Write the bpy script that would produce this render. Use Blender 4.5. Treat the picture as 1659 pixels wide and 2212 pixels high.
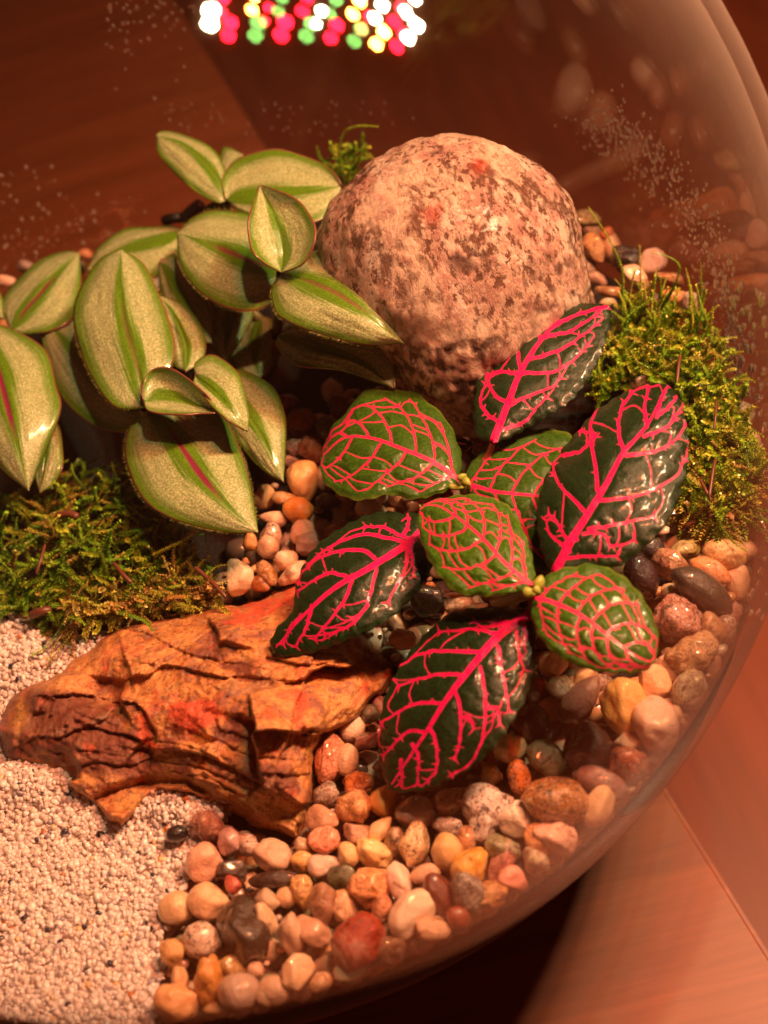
import bpy, math, random
import numpy as np
from mathutils import Vector, Matrix

# ------------------------------------------------------------------ scene, camera, world, lights, exposure
# 1 Blender unit = 1 cm
for _o in list(bpy.data.objects):
    bpy.data.objects.remove(_o)
SC = bpy.context.scene
SC.unit_settings.system = 'METRIC'
SC.unit_settings.scale_length = 0.01
COL = SC.collection
random.seed(11)
RNG = np.random.default_rng(5)

F_PX, DIST = 2670.0, 27.0
PIT, ROL = math.radians(48), math.radians(-19)
_c, _s = math.cos(ROL), math.sin(ROL)
FW = np.array([0, math.cos(PIT), -math.sin(PIT)])
_up = np.array([0, math.sin(PIT), math.cos(PIT)])
_ri = np.array([1.0, 0, 0])
RX = _c * _ri + _s * _up
UY = -_s * _ri + _c * _up
CAM = -DIST * FW

cam = bpy.data.cameras.new("camera")
cam.sensor_fit = 'VERTICAL'
cam.sensor_height = 36.0
cam.lens = 36.0 * F_PX / 2212.0
cam.clip_start, cam.clip_end = 0.5, 2000
camo = bpy.data.objects.new("camera", cam)
COL.objects.link(camo)
M = Matrix.Identity(4)
for i in range(3):
    M[i][0], M[i][1], M[i][2], M[i][3] = RX[i], UY[i], -FW[i], CAM[i]
camo.matrix_world = M
cam.dof.use_dof = True
cam.dof.focus_distance = 24.6
cam.dof.aperture_fstop = 0.145
SC.camera = camo

W = bpy.data.worlds.new("World")
SC.world = W
W.use_nodes = True
W.node_tree.nodes["Background"].inputs[0].default_value = (1.0, 0.25, 0.11, 1)
W.node_tree.nodes["Background"].inputs[1].default_value = 0.095

def area(name, loc, target, size, power, color, sy=None):
    l = bpy.data.lights.new(name, 'AREA')
    l.energy, l.color, l.size = power, color, size
    l.shape = 'DISK'
    if sy:
        l.shape = 'RECTANGLE'
        l.size_y = sy
    o = bpy.data.objects.new(name, l)
    COL.objects.link(o)
    o.location = loc
    o.rotation_euler = (Vector(target) - Vector(loc)).to_track_quat('-Z', 'Y').to_euler()
    return o

# the light of the place is the grow lamp built at the end of this script: all its diodes are real emitting discs
LAMP_POS, LAMP_POWER = (19.6, -2.6, 34.0), 1060.0

SC.view_settings.view_transform = 'Standard'
SC.view_settings.look = 'None'
SC.view_settings.exposure = 0.0
SC.view_settings.gamma = 1.0
SC.render.engine = 'CYCLES'
SC.cycles.max_bounces = 8
SC.cycles.transparent_max_bounces = 32
SC.cycles.use_denoising = True
SC.cycles.sample_clamp_indirect = 6.0

# ------------------------------------------------------------------ geometry helpers
def dirs(px, py):
    px = np.asarray(px, float); py = np.asarray(py, float)
    return FW + ((px - 829.5) / F_PX)[..., None] * RX - ((py - 1106) / F_PX)[..., None] * UY

def at(px, py, z):
    """the point of the place at height z that the photograph shows at (px, py)"""
    d = dirs(px, py)
    z = np.broadcast_to(np.asarray(z, float), d.shape[:-1])
    t = (z - CAM[2]) / d[..., 2]
    return CAM + t[..., None] * d

def proj(P):
    v = np.asarray(P, float) - CAM
    d = v @ FW
    return 829.5 + F_PX * (v @ RX) / d, 1106 - F_PX * (v @ UY) / d, d

BC = np.array([-3.385, 2.338, 3.48])       # bowl centre
R_IN = 12.58
R_OUT = R_IN + 0.28
TABLE_Z = BC[2] - R_OUT + 0.55

def on_bowl(px, py, r=None):
    r = r or R_IN
    d = dirs(px, py)
    d = d / np.linalg.norm(d, axis=-1, keepdims=True)
    oc = CAM - BC
    b = d @ oc
    disc = np.maximum(b * b - (oc @ oc - r * r), 0.01)
    return CAM + (-b + np.sqrt(disc))[..., None] * d

def hash3(ix, iy, iz, seed):
    h = (ix.astype(np.int64) * 374761393 + iy.astype(np.int64) * 668265263 + iz.astype(np.int64) * 2147483647 + seed * 1274126177) & 0xffffffff
    h = ((h ^ (h >> 13)) * 1274126177) & 0xffffffff
    h = (h ^ (h >> 16)) & 0xffffff
    return h / float(0xffffff)

def vnoise(p, seed=0):
    p = np.asarray(p, float)
    i = np.floor(p).astype(np.int64)
    f = p - i
    f = f * f * (3 - 2 * f)
    out = 0
    for dx in (0, 1):
        for dy in (0, 1):
            for dz in (0, 1):
                w = (f[..., 0] if dx else 1 - f[..., 0]) * (f[..., 1] if dy else 1 - f[..., 1]) * (f[..., 2] if dz else 1 - f[..., 2])
                out = out + w * hash3(i[..., 0] + dx, i[..., 1] + dy, i[..., 2] + dz, seed)
    return out * 2 - 1

def fbm(p, octs=4, seed=0, gain=0.5):
    a, out = 1.0, 0
    p = np.asarray(p, float)
    for k in range(octs):
        out = out + a * vnoise(p, seed + k * 17)
        p = p * 2.03 + 7.1
        a *= gain
    return out

def mesh_np(name, verts, faces, mat=None, smooth=True):
    me = bpy.data.meshes.new(name)
    verts = np.asarray(verts, np.float32)
    faces = np.asarray(faces, np.int32)
    n, k = faces.shape
    me.vertices.add(len(verts)); me.vertices.foreach_set("co", verts.ravel())
    me.loops.add(n * k); me.loops.foreach_set("vertex_index", faces.ravel())
    me.polygons.add(n)
    me.polygons.foreach_set("loop_start", np.arange(0, n * k, k, dtype=np.int32))
    me.polygons.foreach_set("use_smooth", np.full(n, smooth, bool))
    me.update(calc_edges=True)
    me.validate()
    if mat:
        me.materials.append(mat)
    return me

def link(name, me, parent=None, **props):
    o = bpy.data.objects.new(name, me)
    COL.objects.link(o)
    if parent is not None:
        o.parent = parent
        o.matrix_parent_inverse = Matrix.Translation(-parent.location)
    for k, v in props.items():
        if v:
            o[k] = v
    return o

def thing(name, label, cat, loc, group=None):
    return None if name is None else _thing(name, label, cat, loc, group)

def _thing(name, label, cat, loc, group):
    o = bpy.data.objects.new(name, None)
    COL.objects.link(o)
    o.location = loc
    o.empty_display_size = 0.3
    o['label'] = label; o['category'] = cat
    if group:
        o['group'] = group
    return o

def fattr(me, name, arr):
    a = me.attributes.new(name, 'FLOAT', 'POINT')
    a.data.foreach_set("value", np.asarray(arr, np.float32).ravel())

def cattr(me, name, arr):
    a = me.attributes.new(name, 'FLOAT_COLOR', 'POINT')
    arr = np.asarray(arr, np.float32)
    if arr.shape[1] == 3:
        arr = np.c_[arr, np.ones(len(arr), np.float32)]
    a.data.foreach_set("color", arr.ravel())

def grid_faces(nu, nv):
    i = np.arange(nu - 1)[:, None] * nv + np.arange(nv - 1)[None, :]
    i = i.ravel()
    return np.c_[i, i + nv, i + nv + 1, i + 1]

_ico = {}
def ico(sub):
    if sub not in _ico:
        import bmesh
        bm = bmesh.new()
        bmesh.ops.create_icosphere(bm, subdivisions=sub, radius=1.0)
        v = np.array([x.co[:] for x in bm.verts])
        f = np.array([[y.index for y in x.verts] for x in bm.faces])
        bm.free()
        _ico[sub] = (v, f)
    return _ico[sub]

def polyline(pts, n):
    """smooth resample (Catmull-Rom) by arc length"""
    p = np.asarray(pts, float)
    if len(p) > 2:
        q = np.vstack([2 * p[0] - p[1], p, 2 * p[-1] - p[-2]])
        out = []
        for i in range(1, len(q) - 2):
            t = np.linspace(0, 1, 16, endpoint=False)[:, None]
            a, b, c, d = q[i - 1], q[i], q[i + 1], q[i + 2]
            out.append(0.5 * (2 * b + (c - a) * t + (2 * a - 5 * b + 4 * c - d) * t ** 2 + (3 * b - a - 3 * c + d) * t ** 3))
        p = np.vstack(out + [p[-1:]])
    L = np.r_[0, np.cumsum(np.linalg.norm(np.diff(p[:, :2], axis=0), axis=1))]
    u = np.linspace(0, L[-1], n)
    return np.stack([np.interp(u, L, p[:, k]) for k in range(p.shape[1])], 1)

def tube(path, radii, sides=8, cap=True):
    path = np.asarray(path, float)
    n = len(path)
    radii = np.broadcast_to(radii, n)
    tan = np.gradient(path, axis=0)
    tan /= np.linalg.norm(tan, axis=1, keepdims=True) + 1e-9
    ref = np.array([0.3, 0.5, 0.8])
    V = []
    for i in range(n):
        a = np.cross(tan[i], ref); a /= np.linalg.norm(a) + 1e-9
        b = np.cross(tan[i], a)
        th = np.linspace(0, 2 * np.pi, sides, endpoint=False)
        V.append(path[i] + radii[i] * (np.cos(th)[:, None] * a + np.sin(th)[:, None] * b))
    V = np.vstack(V)
    Fc = []
    for i in range(n - 1):
        for j in range(sides):
            k = (j + 1) % sides
            Fc.append((i * sides + j, i * sides + k, (i + 1) * sides + k, (i + 1) * sides + j))
    return V, np.array(Fc)

def in_poly(x, y, poly):
    poly = np.asarray(poly, float)
    inside = np.zeros(np.shape(x), bool)
    j = len(poly) - 1
    for i in range(len(poly)):
        xi, yi = poly[i]; xj, yj = poly[j]
        with np.errstate(divide='ignore', invalid='ignore'):
            c = ((yi > y) != (yj > y)) & (x < (xj - xi) * (y - yi) / (yj - yi + 1e-12) + xi)
        inside ^= c
        j = i
    return inside

# ------------------------------------------------------------------ material helpers
class NT:
    def __init__(self, name):
        self.m = bpy.data.materials.new(name)
        self.m.use_nodes = True
        self.t = self.m.node_tree
        self.t.nodes.clear()
        self.out = self.n('ShaderNodeOutputMaterial')
    def n(self, typ, **kw):
        x = self.t.nodes.new(typ)
        for k, v in kw.items():
            if k.startswith('i_'):
                key = k[2:].replace('_', ' ')
                key = int(key) if key.isdigit() else key
                if hasattr(v, 'is_output'):
                    self.t.links.new(v, x.inputs[key])
                else:
                    x.inputs[key].default_value = v
            else:
                setattr(x, k, v)
        return x
    def l(self, a, b):
        self.t.links.new(a, b)
    def attr(self, name, out='Fac'):
        return self.n('ShaderNodeAttribute', attribute_name=name).outputs[out]
    def noise(self, vec=None, scale=5.0, detail=4.0, rough=0.55, dist=0.0, w=None):
        x = self.n('ShaderNodeTexNoise', i_Scale=scale, i_Detail=detail, i_Roughness=rough, i_Distortion=dist)
        if w is not None:
            x.noise_dimensions = '4D'
            self.l(w, x.inputs['W'])
        if vec is not None:
            self.l(vec, x.inputs['Vector'])
        return x.outputs['Fac']
    def ramp(self, fac, stops, interp='LINEAR'):
        r = self.n('ShaderNodeValToRGB')
        r.color_ramp.interpolation = interp
        e = r.color_ramp.elements
        while len(e) < len(stops):
            e.new(0.5)
        for k, (p, c) in enumerate(stops):
            e[k].position = p
            e[k].color = (c, c, c, 1) if isinstance(c, (int, float)) else (*c, 1)
        self.l(fac, r.inputs[0])
        return r.outputs[0]
    def mix(self, fac, a, b, blend='MIX'):
        x = self.n('ShaderNodeMix', data_type='RGBA', blend_type=blend)
        for k, v in ((0, fac), (6, a), (7, b)):
            if hasattr(v, 'is_output'):
                self.l(v, x.inputs[k])
            elif isinstance(v, (int, float)):
                x.inputs[k].default_value = v if k == 0 else (v, v, v, 1)
            else:
                x.inputs[k].default_value = (*v[:3], 1)
        return x.outputs[2]
    def math(self, op, a, b=0.5, c=None):
        x = self.n('ShaderNodeMath', operation=op)
        for k, v in enumerate((a, b) if c is None else (a, b, c)):
            if hasattr(v, 'is_output'):
                self.l(v, x.inputs[k])
            else:
                x.inputs[k].default_value = v
        return x.outputs[0]
    def bump(self, h, strength=0.3, dist=0.05):
        b = self.n('ShaderNodeBump', i_Strength=strength, i_Distance=dist)
        self.l(h, b.inputs['Height'])
        return b.outputs[0]
    def prin(self, base, rough=0.5, normal=None, **kw):
        p = self.n('ShaderNodeBsdfPrincipled')
        for k, v in {'Base Color': base, 'Roughness': rough, **{a.replace('_', ' '): b for a, b in kw.items()}}.items():
            if hasattr(v, 'is_output'):
                self.l(v, p.inputs[k])
            elif isinstance(v, (tuple, list)) and len(v) == 3 and k == 'Base Color':
                p.inputs[k].default_value = (*v, 1)
            else:
                p.inputs[k].default_value = v
        if normal is not None:
            self.l(normal, p.inputs['Normal'])
        self.l(p.outputs[0], self.out.inputs[0])
        return p
    def obj(self):
        return self.n('ShaderNodeTexCoord').outputs['Object']

def simple(name, col, rough=0.5, **kw):
    t = NT(name)
    t.prin(col, rough, **kw)
    return t.m

# ------------------------------------------------------------------ materials
def mat_wood(name, c1, c2, rough, coat, sx=0.12, sy=1.6, streak=0.35):
    t = NT(name)
    mp = t.n('ShaderNodeMapping'); t.l(t.obj(), mp.inputs[0]); mp.inputs['Scale'].default_value = (sx, sy, sy)
    a = t.noise(mp.outputs[0], 0.6, 6, 0.6, 0.6)
    b = t.noise(mp.outputs[0], 3.5, 5, 0.6)
    f = t.math('ADD', t.math('MULTIPLY', a, 1 - streak), t.math('MULTIPLY', b, streak))
    f = t.math('MULTIPLY_ADD', f, 1.7, -0.35)
    col = t.ramp(f, [(0.34, c1), (0.66, c2)])
    t.prin(col, rough, t.bump(b, 0.05, 0.02), Coat_Weight=coat, Coat_Roughness=0.25)
    return t.m

def mat_glass():
    t = NT("clear_glass")
    lw = t.n('ShaderNodeLayerWeight')
    lw.inputs['Blend'].default_value = 0.5
    f = t.math('POWER', lw.outputs['Facing'], 5.0)
    f = t.math('MULTIPLY_ADD', f, 0.90, 0.042)
    tr = t.n('ShaderNodeBsdfTransparent'); tr.inputs[0].default_value = (0.96, 0.955, 0.94, 1)
    gl = t.n('ShaderNodeBsdfGlossy'); gl.inputs['Roughness'].default_value = 0.015
    m1 = t.n('ShaderNodeMixShader'); t.l(f, m1.inputs[0]); t.l(tr.outputs[0], m1.inputs[1]); t.l(gl.outputs[0], m1.inputs[2])
    df = t.n('ShaderNodeBsdfDiffuse'); df.inputs[0].default_value = (0.75, 0.60, 0.50, 1)
    ob = t.obj()
    n1 = t.noise(ob, 0.35, 5, 0.6, 0.8)
    sp = t.n('ShaderNodeSeparateXYZ'); t.l(ob, sp.inputs[0])
    zone = t.ramp(t.math('MULTIPLY_ADD', t.math('ADD', sp.outputs[0], t.math('MULTIPLY', sp.outputs[1], 0.45)), 0.08, 0.0), [(0.45, 0.0), (0.95, 1.0)])
    film_rim_glow = t.math('MULTIPLY', t.ramp(n1, [(0.3, 0.010), (0.7, 0.034)]), zone)
    film_rim_glow = t.math('ADD', film_rim_glow, t.math('MULTIPLY', t.math('POWER', lw.outputs['Facing'], 7.0), 0.15))  # bright rim line painted in as pale diffuse towards grazing angles
    m2 = t.n('ShaderNodeMixShader'); t.l(film_rim_glow, m2.inputs[0]); t.l(m1.outputs[0], m2.inputs[1]); t.l(df.outputs[0], m2.inputs[2])
    t.l(m2.outputs[0], t.out.inputs[0])
    return t.m

def mat_pebble(kind):
    t = NT("wet_pebble_" + kind)
    oi = t.n('ShaderNodeObjectInfo')
    col = oi.outputs['Color']
    w = t.math('MULTIPLY', oi.outputs['Random'], 91.7)
    ob = t.obj()
    n1 = t.noise(ob, 2.2, 5, 0.6, 0.5, w)
    n2 = t.noise(ob, 6.0, 6, 0.68, 0.5, w)
    n3 = t.noise(ob, 20.0, 4, 0.62, 0.0, w)
    dark = t.mix(1.0, col, (0.42, 0.30, 0.26), 'MULTIPLY')
    lite = t.mix(0.18, col, (0.85, 0.72, 0.6))
    c = t.mix(t.ramp(n1, [(0.44, 0), (0.58, 1)]), col, lite)
    c = t.mix(t.ramp(n2, [(0.38, 0.85), (0.50, 0)]), c, dark)
    kw = dict(Coat_Weight=1.0, Coat_Roughness=0.035)
    rough, bs = 0.34, 0.42
    if kind == 'quartz':
        c = t.mix(t.ramp(n1, [(0.3, 0.5), (0.7, 0)]), col, t.mix(0.5, col, (0.72, 0.45, 0.28)))
        c = t.mix(t.ramp(n2, [(0.57, 0), (0.66, 0.6)]), c, (0.45, 0.2, 0.1))
        kw.update(Subsurface_Weight=0.22, Subsurface_Radius=(0.25, 0.13, 0.08), Subsurface_Scale=0.5)
        rough = 0.26
    elif kind == 'speckled':
        c = t.mix(t.ramp(n2, [(0.545, 0), (0.59, 0.9)]), c, (0.07, 0.045, 0.04))
        c = t.mix(t.ramp(n3, [(0.55, 0), (0.61, 0.6)]), c, (0.62, 0.5, 0.44))
        c = t.mix(t.ramp(n3, [(0.38, 0.8), (0.45, 0)]), c, (0.1, 0.06, 0.05))
        bs = 0.3
    elif kind == 'rough':
        c = t.mix(t.ramp(n3, [(0.40, 0.7), (0.50, 0)]), c, dark)
        kw = dict(Coat_Weight=0.8, Coat_Roughness=0.07)
        rough, bs = 0.42, 0.7
    elif kind == 'dark':
        c = t.mix(t.ramp(n1, [(0.4, 0), (0.75, 0.35)]), col, t.mix(0.3, col, (0.5, 0.3, 0.22)))
        kw = dict(Coat_Weight=1.0, Coat_Roughness=0.06)
        rough = 0.3
    h = t.math('ADD', t.math('MULTIPLY', n2, 0.7), t.math('MULTIPLY', n3, 0.4))
    t.prin(c, t.math('ADD', t.math('MULTIPLY', n2, 0.35), rough - 0.2), t.bump(h, bs, 0.16), **kw)
    return t.m

def mat_sand_grain():
    t = NT("sand_grain")
    t.prin(t.attr("col", "Color"), 0.28, Subsurface_Weight=0.6, Subsurface_Radius=(0.1, 0.1, 0.1), Subsurface_Scale=0.7, Coat_Weight=0.2)
    return t.m

def mat_soil():
    t = NT("dark_soil")
    ob = t.obj()
    n = t.noise(ob, 6, 6, 0.7)
    t.prin(t.ramp(n, [(0.3, (0.006, 0.004, 0.003)), (0.7, (0.03, 0.016, 0.01))]), 0.7, t.bump(n, 0.8, 0.2))
    return t.m

def mat_boulder():
    t = NT("weathered_quartz_boulder")
    ob = t.obj()
    mp = t.n('ShaderNodeMapping'); t.l(ob, mp.inputs[0]); mp.inputs['Rotation'].default_value = (0.35, 0.15, 0.25); mp.inputs['Scale'].default_value = (1.15, 0.8, 0.62)
    mv = mp.outputs[0]
    n1 = t.noise(mv, 0.6, 6, 0.62, 0.2)
    n2 = t.noise(mv, 1.5, 12, 0.74, 0.15)
    n3 = t.noise(mv, 6.0, 9, 0.74, 0.1)
    c = t.ramp(n1, [(0.40, (0.70, 0.52, 0.40)), (0.5, (0.62, 0.43, 0.33)), (0.60, (0.44, 0.24, 0.20))])
    c = t.mix(t.math('MULTIPLY', t.ramp(n2, [(0.45, 1.0), (0.485, 0)]), t.ramp(n1, [(0.42, 0.15), (0.52, 1)])), c, (0.15, 0.065, 0.04))
    c = t.mix(t.ramp(n2, [(0.52, 0), (0.57, 0.8)]), c, (0.40, 0.19, 0.16))
    c = t.mix(t.ramp(t.noise(mv, 0.9, 8, 0.7, 0.3), [(0.54, 0), (0.60, 0.7)]), c, (0.78, 0.66, 0.56))
    c = t.mix(t.math('MULTIPLY', t.ramp(n3, [(0.445, 1.0), (0.472, 0)]), t.ramp(n1, [(0.40, 0.25), (0.52, 1)])), c, (0.15, 0.065, 0.04))
    c = t.mix(t.ramp(n3, [(0.55, 0), (0.62, 0.5)]), c, (0.82, 0.68, 0.54))
    c = t.mix(t.math('MULTIPLY', t.ramp(t.attr("pit"), [(0.12, 0), (0.55, 1)]), 0.9), c, (0.09, 0.04, 0.028))
    c = t.mix(t.attr("rust"), c, (0.36, 0.035, 0.008))
    h = t.math('ADD', n2, t.math('MULTIPLY', n3, 0.5))
    rg = t.ramp(n3, [(0.42, 0.2), (0.56, 0.4)])
    t.prin(c, rg, t.bump(h, 1.0, 0.14), Coat_Weight=0.12, Coat_Roughness=0.2)
    return t.m

def mat_slate():
    t = NT("rusty_slate")
    ob = t.obj()
    mp = t.n('ShaderNodeMapping'); t.l(ob, mp.inputs[0]); mp.inputs['Scale'].default_value = (0.8, 1.1, 1.2); mp.inputs['Rotation'].default_value = (0.3, 0.2, 0.3)
    n1 = t.noise(mp.outputs[0], 0.8, 8, 0.66, 0.15)
    n2 = t.noise(mp.outputs[0], 2.4, 9, 0.72, 0.1)
    n3 = t.noise(ob, 12, 6, 0.75)
    c = t.ramp(n1, [(0.38, (0.30, 0.095, 0.05)), (0.46, (0.60, 0.23, 0.07)), (0.54, (0.76, 0.36, 0.13)), (0.62, (0.56, 0.20, 0.085))])
    c = t.mix(t.ramp(n2, [(0.54, 0), (0.59, 0.75)]), c, (0.25, 0.10, 0.085))
    c = t.mix(t.ramp(n2, [(0.40, 0.8), (0.46, 0)]), c, (0.66, 0.34, 0.12))
    c = t.mix(t.attr("purple"), c, t.mix(n2, (0.10, 0.035, 0.035), (0.28, 0.08, 0.045)))
    c = t.mix(t.attr("red"), c, (0.72, 0.10, 0.05))
    c = t.mix(t.attr("ochre"), c, (0.50, 0.25, 0.06))
    c = t.mix(t.ramp(n3, [(0.40, 0.7), (0.47, 0)]), c, (0.13, 0.05, 0.03))
    c = t.mix(t.ramp(t.attr("crack_shade"), [(0.2, 0), (0.9, 0.6)]), c, (0.09, 0.035, 0.02))
    h = t.math('ADD', t.math('MULTIPLY', n2, 1.0), t.math('MULTIPLY', n3, 0.45))
    c = t.mix(t.ramp(t.noise(mp.outputs[0], 1.5, 8, 0.7, 0.2), [(0.55, 0), (0.62, 0.6)]), c, (0.30, 0.17, 0.12))
    t.prin(c, t.ramp(n3, [(0.40, 0.26), (0.58, 0.5)]), t.bump(h, 0.8, 0.08))
    return t.m

def mat_tradescantia():
    t = NT("silver_striped_leaf")
    s, tt = t.attr("along"), t.attr("across")
    ob = t.obj()
    a0 = t.math('ABSOLUTE', tt)
    cb = t.n('ShaderNodeCombineXYZ'); t.l(t.math('MULTIPLY', s, 3.0), cb.inputs[0]); t.l(t.math('MULTIPLY', tt, 22.0), cb.inputs[1]); t.l(t.attr("seed"), cb.inputs[2])
    st = t.noise(cb.outputs[0], 1.0, 4, 0.6)
    fine = t.noise(ob, 24, 3, 0.7)
    spark = t.noise(ob, 60, 2, 0.6)
    a = t.math('ADD', a0, t.math('MULTIPLY_ADD', st, 0.42, -0.21))
    lo = t.math('MULTIPLY_ADD', t.math('SUBTRACT', 1.0, s), 0.36, 0.05)
    inner = t.n('ShaderNodeMapRange'); t.l(t.math('SUBTRACT', a, lo), inner.inputs[0])
    inner.inputs[1].default_value, inner.inputs[2].default_value = -0.07, 0.07
    outer = t.ramp(a, [(0.66, 1), (0.90, 0)])
    silver = t.math('MULTIPLY', inner.outputs[0], outer)
    green = t.ramp(fine, [(0.38, (0.065, 0.175, 0.006)), (0.62, (0.13, 0.265, 0.012))])
    silv = t.ramp(t.math('ADD', t.math('MULTIPLY', fine, 0.6), t.math('MULTIPLY', spark, 0.4)), [(0.40, (0.17, 0.27, 0.085)), (0.50, (0.31, 0.39, 0.17)), (0.60, (0.66, 0.70, 0.42))])
    silv = t.mix(t.ramp(st, [(0.3, 0.35), (0.5, 0)]), silv, (0.26, 0.31, 0.10))
    c = t.mix(silver, green, silv)
    pz = t.ramp(t.math('ADD', a0, t.math('MULTIPLY_ADD', st, 0.1, -0.05)), [(0.03, 1), (0.075, 0)])
    pz = t.math('MULTIPLY', pz, t.ramp(s, [(0.10, 0), (0.2, 1), (0.58, 1), (0.72, 0)]))
    c = t.mix(t.math('MULTIPLY', pz, t.attr("purple")), c, (0.20, 0.022, 0.055))
    c = t.mix(t.ramp(a0, [(0.945, 0), (0.985, 0.85)]), c, (0.22, 0.045, 0.05))
    h = t.math('ADD', t.math('MULTIPLY', st, 0.7), t.math('MULTIPLY', fine, 0.6))
    p = t.prin(c, t.ramp(spark, [(0.42, 0.42), (0.58, 0.22)]), t.bump(h, 0.4, 0.04), Coat_Weight=0.6, Coat_Roughness=0.14)
    return t.m

def mat_fittonia():
    t = NT("pink_veined_leaf")
    v = t.attr("vein")
    ob = t.obj()
    fine = t.noise(ob, 16, 4, 0.65)
    spark = t.noise(ob, 42, 3, 0.6)
    young = t.attr("young")
    d = t.ramp(fine, [(0.3, (0.006, 0.018, 0.006)), (0.7, (0.014, 0.036, 0.010))])
    y = t.ramp(fine, [(0.35, (0.030, 0.105, 0.005)), (0.65, (0.090, 0.215, 0.010))])
    g = t.mix(young, d, y)
    vc0 = t.mix(young, (0.76, 0.008, 0.15), (0.74, 0.028, 0.13))
    vc = t.mix(t.ramp(fine, [(0.40, 0.45), (0.60, 0)]), vc0, t.mix(young, (0.42, 0.004, 0.05), (0.50, 0.05, 0.05)))
    g = t.mix(t.ramp(v, [(0.02, 0), (0.4, 0.22)]), g, (0.22, 0.16, 0.03))
    c = t.mix(t.ramp(v, [(0.28, 0), (0.68, 1)]), g, vc)
    c = t.mix(t.math('MULTIPLY', t.attr("pale"), 0.8), c, (0.30, 0.34, 0.05))
    h = t.math('ADD', t.math('MULTIPLY', fine, 0.5), t.math('MULTIPLY', spark, 0.5))
    p = t.prin(c, t.ramp(spark, [(0.40, 0.16), (0.58, 0.42)]), t.bump(h, 0.6, 0.03), Coat_Weight=0.22, Coat_Roughness=0.10, Specular_IOR_Level=0.3)
    return t.m

def mat_moss():
    t = NT("moss_frond")
    t.prin(t.attr("col", "Color"), 0.32, Coat_Weight=0.35, Coat_Roughness=0.12, Subsurface_Weight=0.0)
    return t.m

def emit(name, col, strength):
    t = NT(name)
    e = t.n('ShaderNodeEmission'); e.inputs[0].default_value = (*col, 1); e.inputs[1].default_value = strength
    t.l(e.outputs[0], t.out.inputs[0])
    return t.m

MAT = dict(
    table=mat_wood("light_wood", (0.15, 0.040, 0.013), (0.21, 0.058, 0.019), 0.5, 0.08),
    floor=mat_wood("dark_floor_wood", (0.13, 0.028, 0.009), (0.20, 0.044, 0.013), 0.5, 0.12, 0.25, 0.03),
    glass=mat_glass(), soil=mat_soil(), boulder=mat_boulder(), slate=mat_slate(), trad=mat_tradescantia(), fitt=mat_fittonia(), moss=mat_moss(),
    grain=mat_sand_grain(), sand=simple("sand_bed", (0.76, 0.63, 0.55), 0.6),
    under=simple("purple_leaf_underside", (0.14, 0.04, 0.05), 0.5), funder=simple("pale_leaf_underside", (0.10, 0.11, 0.04), 0.5),
    stem=simple("green_stem", (0.20, 0.17, 0.05), 0.4), redstem=simple("reddish_stem", (0.25, 0.06, 0.04), 0.45),
    bud=simple("yellow_green_bud", (0.32, 0.36, 0.05), 0.4), twig=simple("brown_twig", (0.14, 0.045, 0.025), 0.4), bark=simple("black_bark", (0.012, 0.008, 0.007), 0.5),
    panel=simple("brown_plastic", (0.10, 0.03, 0.012), 0.5),
    red=emit("red_diode", (1.0, 0.0016, 0.006), LAMP_POWER), white=emit("white_diode", (0.84, 0.92, 0.54), LAMP_POWER * 1.6), green=emit("green_white_diode", (0.36, 1.0, 0.20), LAMP_POWER * .03), amber=emit("amber_diode", (1.0, 0.30, 0.03), LAMP_POWER),
)
PEB = {k: mat_pebble(k) for k in ('quartz', 'plain', 'speckled', 'rough', 'dark')}
_w = NT("water_drop")
_w.prin((1.0, 0.92, 0.85), 0.05, Transmission_Weight=0.86, IOR=1.33)
MAT['drop'] = _w.m

# ------------------------------------------------------------------ the setting: floor, table, bowl, soil
def box(cx, cy, cz, sx, sy, sz):
    v = np.array([(x, y, z) for x in (-1, 1) for y in (-1, 1) for z in (-1, 1)], float) * np.array([sx, sy, sz]) / 2 + np.array([cx, cy, cz])
    f = [(0, 1, 3, 2), (4, 6, 7, 5), (0, 4, 5, 1), (2, 3, 7, 6), (0, 2, 6, 4), (1, 5, 7, 3)]
    return v, np.array(f)

FLOOR_Z = -20.0
me = mesh_np("floor", [(-400, -400, 0), (400, -400, 0), (400, 400, 0), (-400, 400, 0)], [(0, 1, 2, 3)], MAT['floor'], False)
fl = link("floor", me, kind="structure"); fl.location = (0, 0, FLOOR_Z)

ea, eb = at(1440, 1700, TABLE_Z), at(1659, 2050, TABLE_Z)
ed = (ea - eb) / np.linalg.norm(ea - eb)
en = np.array([ed[1], -ed[0], 0])
ga, gb = at(1250, 2130, TABLE_Z), at(1600, 2040, TABLE_Z)
gx = (gb - ga) / np.linalg.norm(gb - ga)
ang = math.atan2(gx[1], gx[0])
import bmesh
bm = bmesh.new()
quad = [ea + ed * 190, ea - ed * 130, ea - ed * 130 - en * 160, ea + ed * 190 - en * 160]
rot = Matrix.Rotation(-ang, 3, 'Z')
top = [bm.verts.new(rot @ Vector((*(q[:2]), 0))) for q in quad]
bot = [bm.verts.new(rot @ Vector((*(q[:2]), -2.4))) for q in quad]
bm.faces.new(top); bm.faces.new(bot[::-1])
for i in range(4):
    bm.faces.new((top[i], bot[i], bot[(i + 1) % 4], top[(i + 1) % 4]))
bmesh.ops.recalc_face_normals(bm, faces=bm.faces)
bmesh.ops.bevel(bm, geom=[e for e in bm.edges], offset=0.15, segments=3, affect='EDGES')
me = bpy.data.meshes.new("table"); bm.to_mesh(me); bm.free(); me.materials.append(MAT['table'])
tb = link("table", me, label="light wooden table with straight edge under the glass bowl", category="table")
tb.rotation_euler = (0, 0, ang); tb.location = (0, 0, TABLE_Z)

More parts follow.
